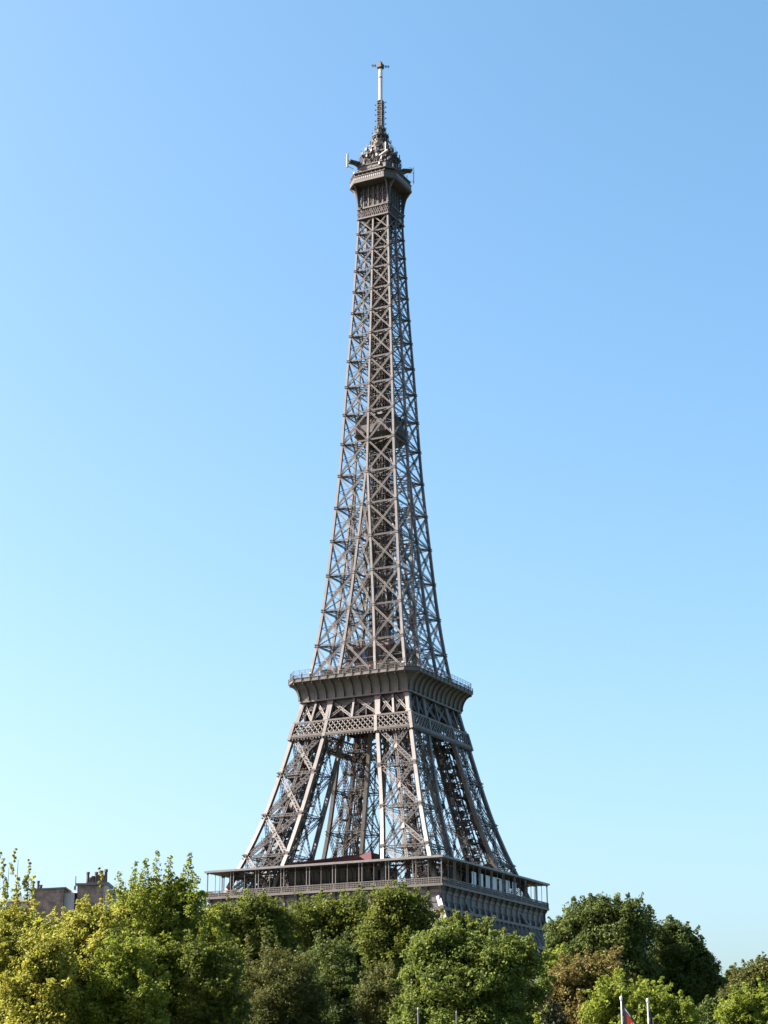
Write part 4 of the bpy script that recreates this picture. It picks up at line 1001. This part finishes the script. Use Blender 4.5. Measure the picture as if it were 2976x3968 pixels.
def h1(root, loc, hz, d):
    a = MB(); x0, x1 = loc(120), loc(246); zt0, zt1 = hz(3450), hz(3443)
    a.poly([(x0, 0, 0), (x1, 0, 0), (x1, 0, zt1), (x0, 0, zt0), (x0, 5, 0), (x1, 5, 0), (x1, 5, zt1), (x0, 5, zt0)], [(0, 1, 2, 3), (5, 4, 7, 6), (0, 3, 7, 4), (1, 5, 6, 2), (3, 2, 6, 7), (0, 4, 5, 1)])
    w = a.build('brick_wall', BRICK, root)
    c = MB(); c.beam((x0-.2, 2.5, zt0+.1), (x1+.35, 2.5, zt1+.1), 5.4, .22); c.build('coping', GREY, w)
    for px in (144, 155): chim(w, loc(px), .8, hz(3450), 1.5 if px == 144 else .9)
    b = MB(); b.box((x1+.02, .6, 0), (loc(285), 10, hz(3458))); b.build('wall', PLAST, root)
    r = MB(); r.poly([(loc(250), .7, hz(3458)), (loc(297), .7, hz(3458)), (loc(297), 5, hz(3440)), (loc(264), 5, hz(3440)), (loc(250), 8, hz(3458)), (loc(297), 8, hz(3458))], [(0, 1, 2, 3), (4, 3, 2, 5), (0, 3, 4), (1, 5, 2), (0, 4, 5, 1)])
    r.build('roof', mat('pale zinc', (.3, .3, .3), .4), root)
    q = MB(); q.box((loc(261), .4, hz(3458)), (loc(268), 1.6, hz(3446))); q.box((loc(283), .4, hz(3446)), (loc(288), 1.2, hz(3432))); q.build('chimney', BRICK, root)
    m_ = MB(); m_.beam((loc(287), .8, hz(3432)), (loc(287), .8, hz(3393)), .1, .1, (0, 1, 0)); m_.build('roof_aerial', GREY, root)
    windows(root, x0, loc(285), 0, hz(3470))
house('brick end wall with a pale rendered wall on its right and a thin roof aerial', 120, 285, h1)
def h2(root, loc, hz, d):
    a = MB(); x0, x1 = loc(300), loc(402); zt = hz(3432)
    a.box((x0, 0, 0), (x1, 9, zt)); w = a.build('brick_wall', BRICK, root)
    b = MB(); b.box((x1+.01, -.1, 0), (loc(417), 9, hz(3428))); b.build('wall', PLAST, root)
    c = MB(); c.box((x0-.25, -.3, zt+.01), (loc(335), 9.2, zt+.35)); c.box((loc(335), -.3, zt+.05), (loc(420), 9.2, zt+.5)); c.build('coping', GREY, w)
    for px, h in ((336, 1.7), (348, .9), (357, 1.1), (368, 1.7), (378, 1.3), (388, 1.9), (396, 1.2), (405, 2.1)): chim(w, loc(px), .6, zt+.4, h, .25)
    windows(root, x0, x1, 0, hz(3450))
house('brick house crowned by a row of many chimney pots left of the spired poplar', 298, 420, h2)
def h3(root, loc, hz, d):
    a = MB(); a.box((loc(424), 2, 0), (loc(470), 10, hz(3462))); a.build('wall', PLAST, root)
    b = MB(); b.box((loc(422), 1.7, hz(3462)), (loc(472), 10.3, hz(3457))); b.build('roof', GREY, root)
    c = MB(); c.box((loc(432), 3, hz(3457)), (loc(438), 4, hz(3446))); c.build('chimney', BRICK, root)
    windows(root, loc(424), loc(470), 2, hz(3470))
house('small pale house end with one thin chimney right of the many chimney pots', 422, 472, h3)
def h4(root, loc, hz, d):
    a = MB(); a.box((loc(20), 2, 0), (loc(112), 12, hz(3490))); a.build('wall', PLAST, root)
    b = MB(); b.loft([[(loc(18), 1.8, z0), (loc(114), 1.8, z0), (loc(114), 12.2, z0), (loc(18), 12.2, z0)] for z0 in (hz(3490), hz(3488))]+[[(loc(26), 5, z0), (loc(80), 5, z0), (loc(80), 9, z0), (loc(26), 9, z0)] for z0 in (hz(3464),)]); b.build('roof', SLATE, root)
    windows(root, loc(20), loc(112), 2, hz(3495))
house('low slate roofed house half hidden in the leaves at the far left', 18, 114, h4)

# ------------------------------------------------------------------ visitors on the second platform
def person(x, y, z, rz, label, top, legs, arm=0):
    root = empty('person', (x, y, z), rz); tag(root, label, 'person', 'visitors at the railing of the second platform')
    V = [(0, 0, .95), (0, 0, 1.2), (0, 0, 1.42), (0, 0, 1.52), (0, .01, 1.64), (0, .01, 1.74), (.10, 0, .9), (.11, .02, .5), (.11, 0, .06), (.11, .14, .03), (-.10, 0, .9), (-.12, .03, .5), (-.12, 0, .06), (-.12, .14, .03),
         (.19, 0, 1.40), (.25, .08, 1.14), (.2, .30+arm, 1.08+arm), (-.19, 0, 1.40), (-.25, .08, 1.14), (-.2, .30, 1.08)]
    Ed = [(0, 1), (1, 2), (2, 3), (3, 4), (4, 5), (0, 6), (6, 7), (7, 8), (8, 9), (0, 10), (10, 11), (11, 12), (12, 13), (2, 14), (14, 15), (15, 16), (2, 17), (17, 18), (18, 19)]
    Rr = [.15, .14, .15, .06, .10, .09, .09, .065, .045, .04, .09, .065, .045, .04, .06, .045, .035, .06, .045, .035]
    me = bpy.data.meshes.new('body'); me.from_pydata(V, Ed, []); o = bpy.data.objects.new('body', me); COL.objects.link(o); o.parent = root
    md = o.modifiers.new('skin', 'SKIN'); sk = me.skin_vertices[0].data if me.skin_vertices else None
    if sk is None:
        bm = __import__('bmesh').new(); bm.from_mesh(me); bm.verts.layers.skin.verify(); bm.to_mesh(me); bm.free(); sk = me.skin_vertices[0].data
    for i, r in enumerate(Rr): sk[i].radius = (r, r*.8 if i < 3 else r)
    sk[0].use_root = True
    o.modifiers.new('sub', 'SUBSURF').levels = 1; o.modifiers['sub'].render_levels = 1
    me.materials.append(mat('skin', (.30, .19, .14), .6))
    def shell(nm, rings, m_):
        a = MB(); a.loft([[(cx+rx*math.cos(j*math.pi/6), cy+ry*math.sin(j*math.pi/6), z_) for j in range(12)] for cx, cy, rx, ry, z_ in rings]); a.build(nm, m_, root, True)
    tm = mat('top cloth', top, .85); lm_ = mat('leg cloth', legs, .85)
    shell('top', [(0, 0, .19, .15, .86), (0, 0, .19, .15, 1.1), (0, 0, .23, .15, 1.35), (0, 0, .20, .13, 1.46), (0, 0, .08, .08, 1.52)], tm)
    for e in (-1, 1):
        shell('sleeve', [(e*.20, 0, .085, .085, 1.43), (e*.25, .06, .075, .075, 1.16), (e*.25, .08, .06, .06, 1.10)], tm)
        shell('trouser_leg', [(e*.10, 0, .115, .12, .92), (e*.11, .02, .09, .09, .5), (e*.12, 0, .07, .08, .08)], lm_)
    shell('hair', [(0, -.02, .10, .11, 1.66), (0, -.02, .115, .125, 1.74), (0, -.02, .09, .10, 1.81), (0, -.02, .03, .03, 1.85)], mat('hair', (.05, .035, .025), .7))
PZ = 118.52
for x, y, rz, lab, tp, lg_, ar in (
    (16.6, -19.6, math.pi, 'person in a bright white top leaning at the front corner of the second platform', (.55, .55, .55), (.04, .05, .09), 0),
    (18.6, -18.3, math.pi*1.25, 'person in a pale beige jacket on the cut corner of the second platform', (.35, .30, .24), (.03, .03, .04), 0),
    (6.4, -19.6, math.pi, 'person in a red shirt at the middle of the left-hand railing', (.45, .05, .04), (.05, .06, .1), 0),
    (-3.2, -19.6, math.pi, 'person in a pink top at the left-hand railing, far from the corner', (.5, .2, .22), (.08, .08, .1), 0),
    (-12.5, -19.6, math.pi, 'person in white near the left end of the railing', (.5, .5, .48), (.05, .05, .05), 0),
    (-15.3, -19.6, math.pi, 'person in dark blue nearest the left end of the railing', (.03, .05, .12), (.03, .03, .04), 0),
    (19.6, -11.5, -math.pi/2, 'person in light grey at the right-hand railing near the front corner', (.3, .3, .32), (.04, .04, .06), 0),
    (19.6, 3.5, -math.pi/2, 'person in yellow at the middle of the right-hand railing', (.5, .36, .05), (.05, .06, .1), 0)):
    person(x, y, PZ, rz, lab, tp, lg_, ar)
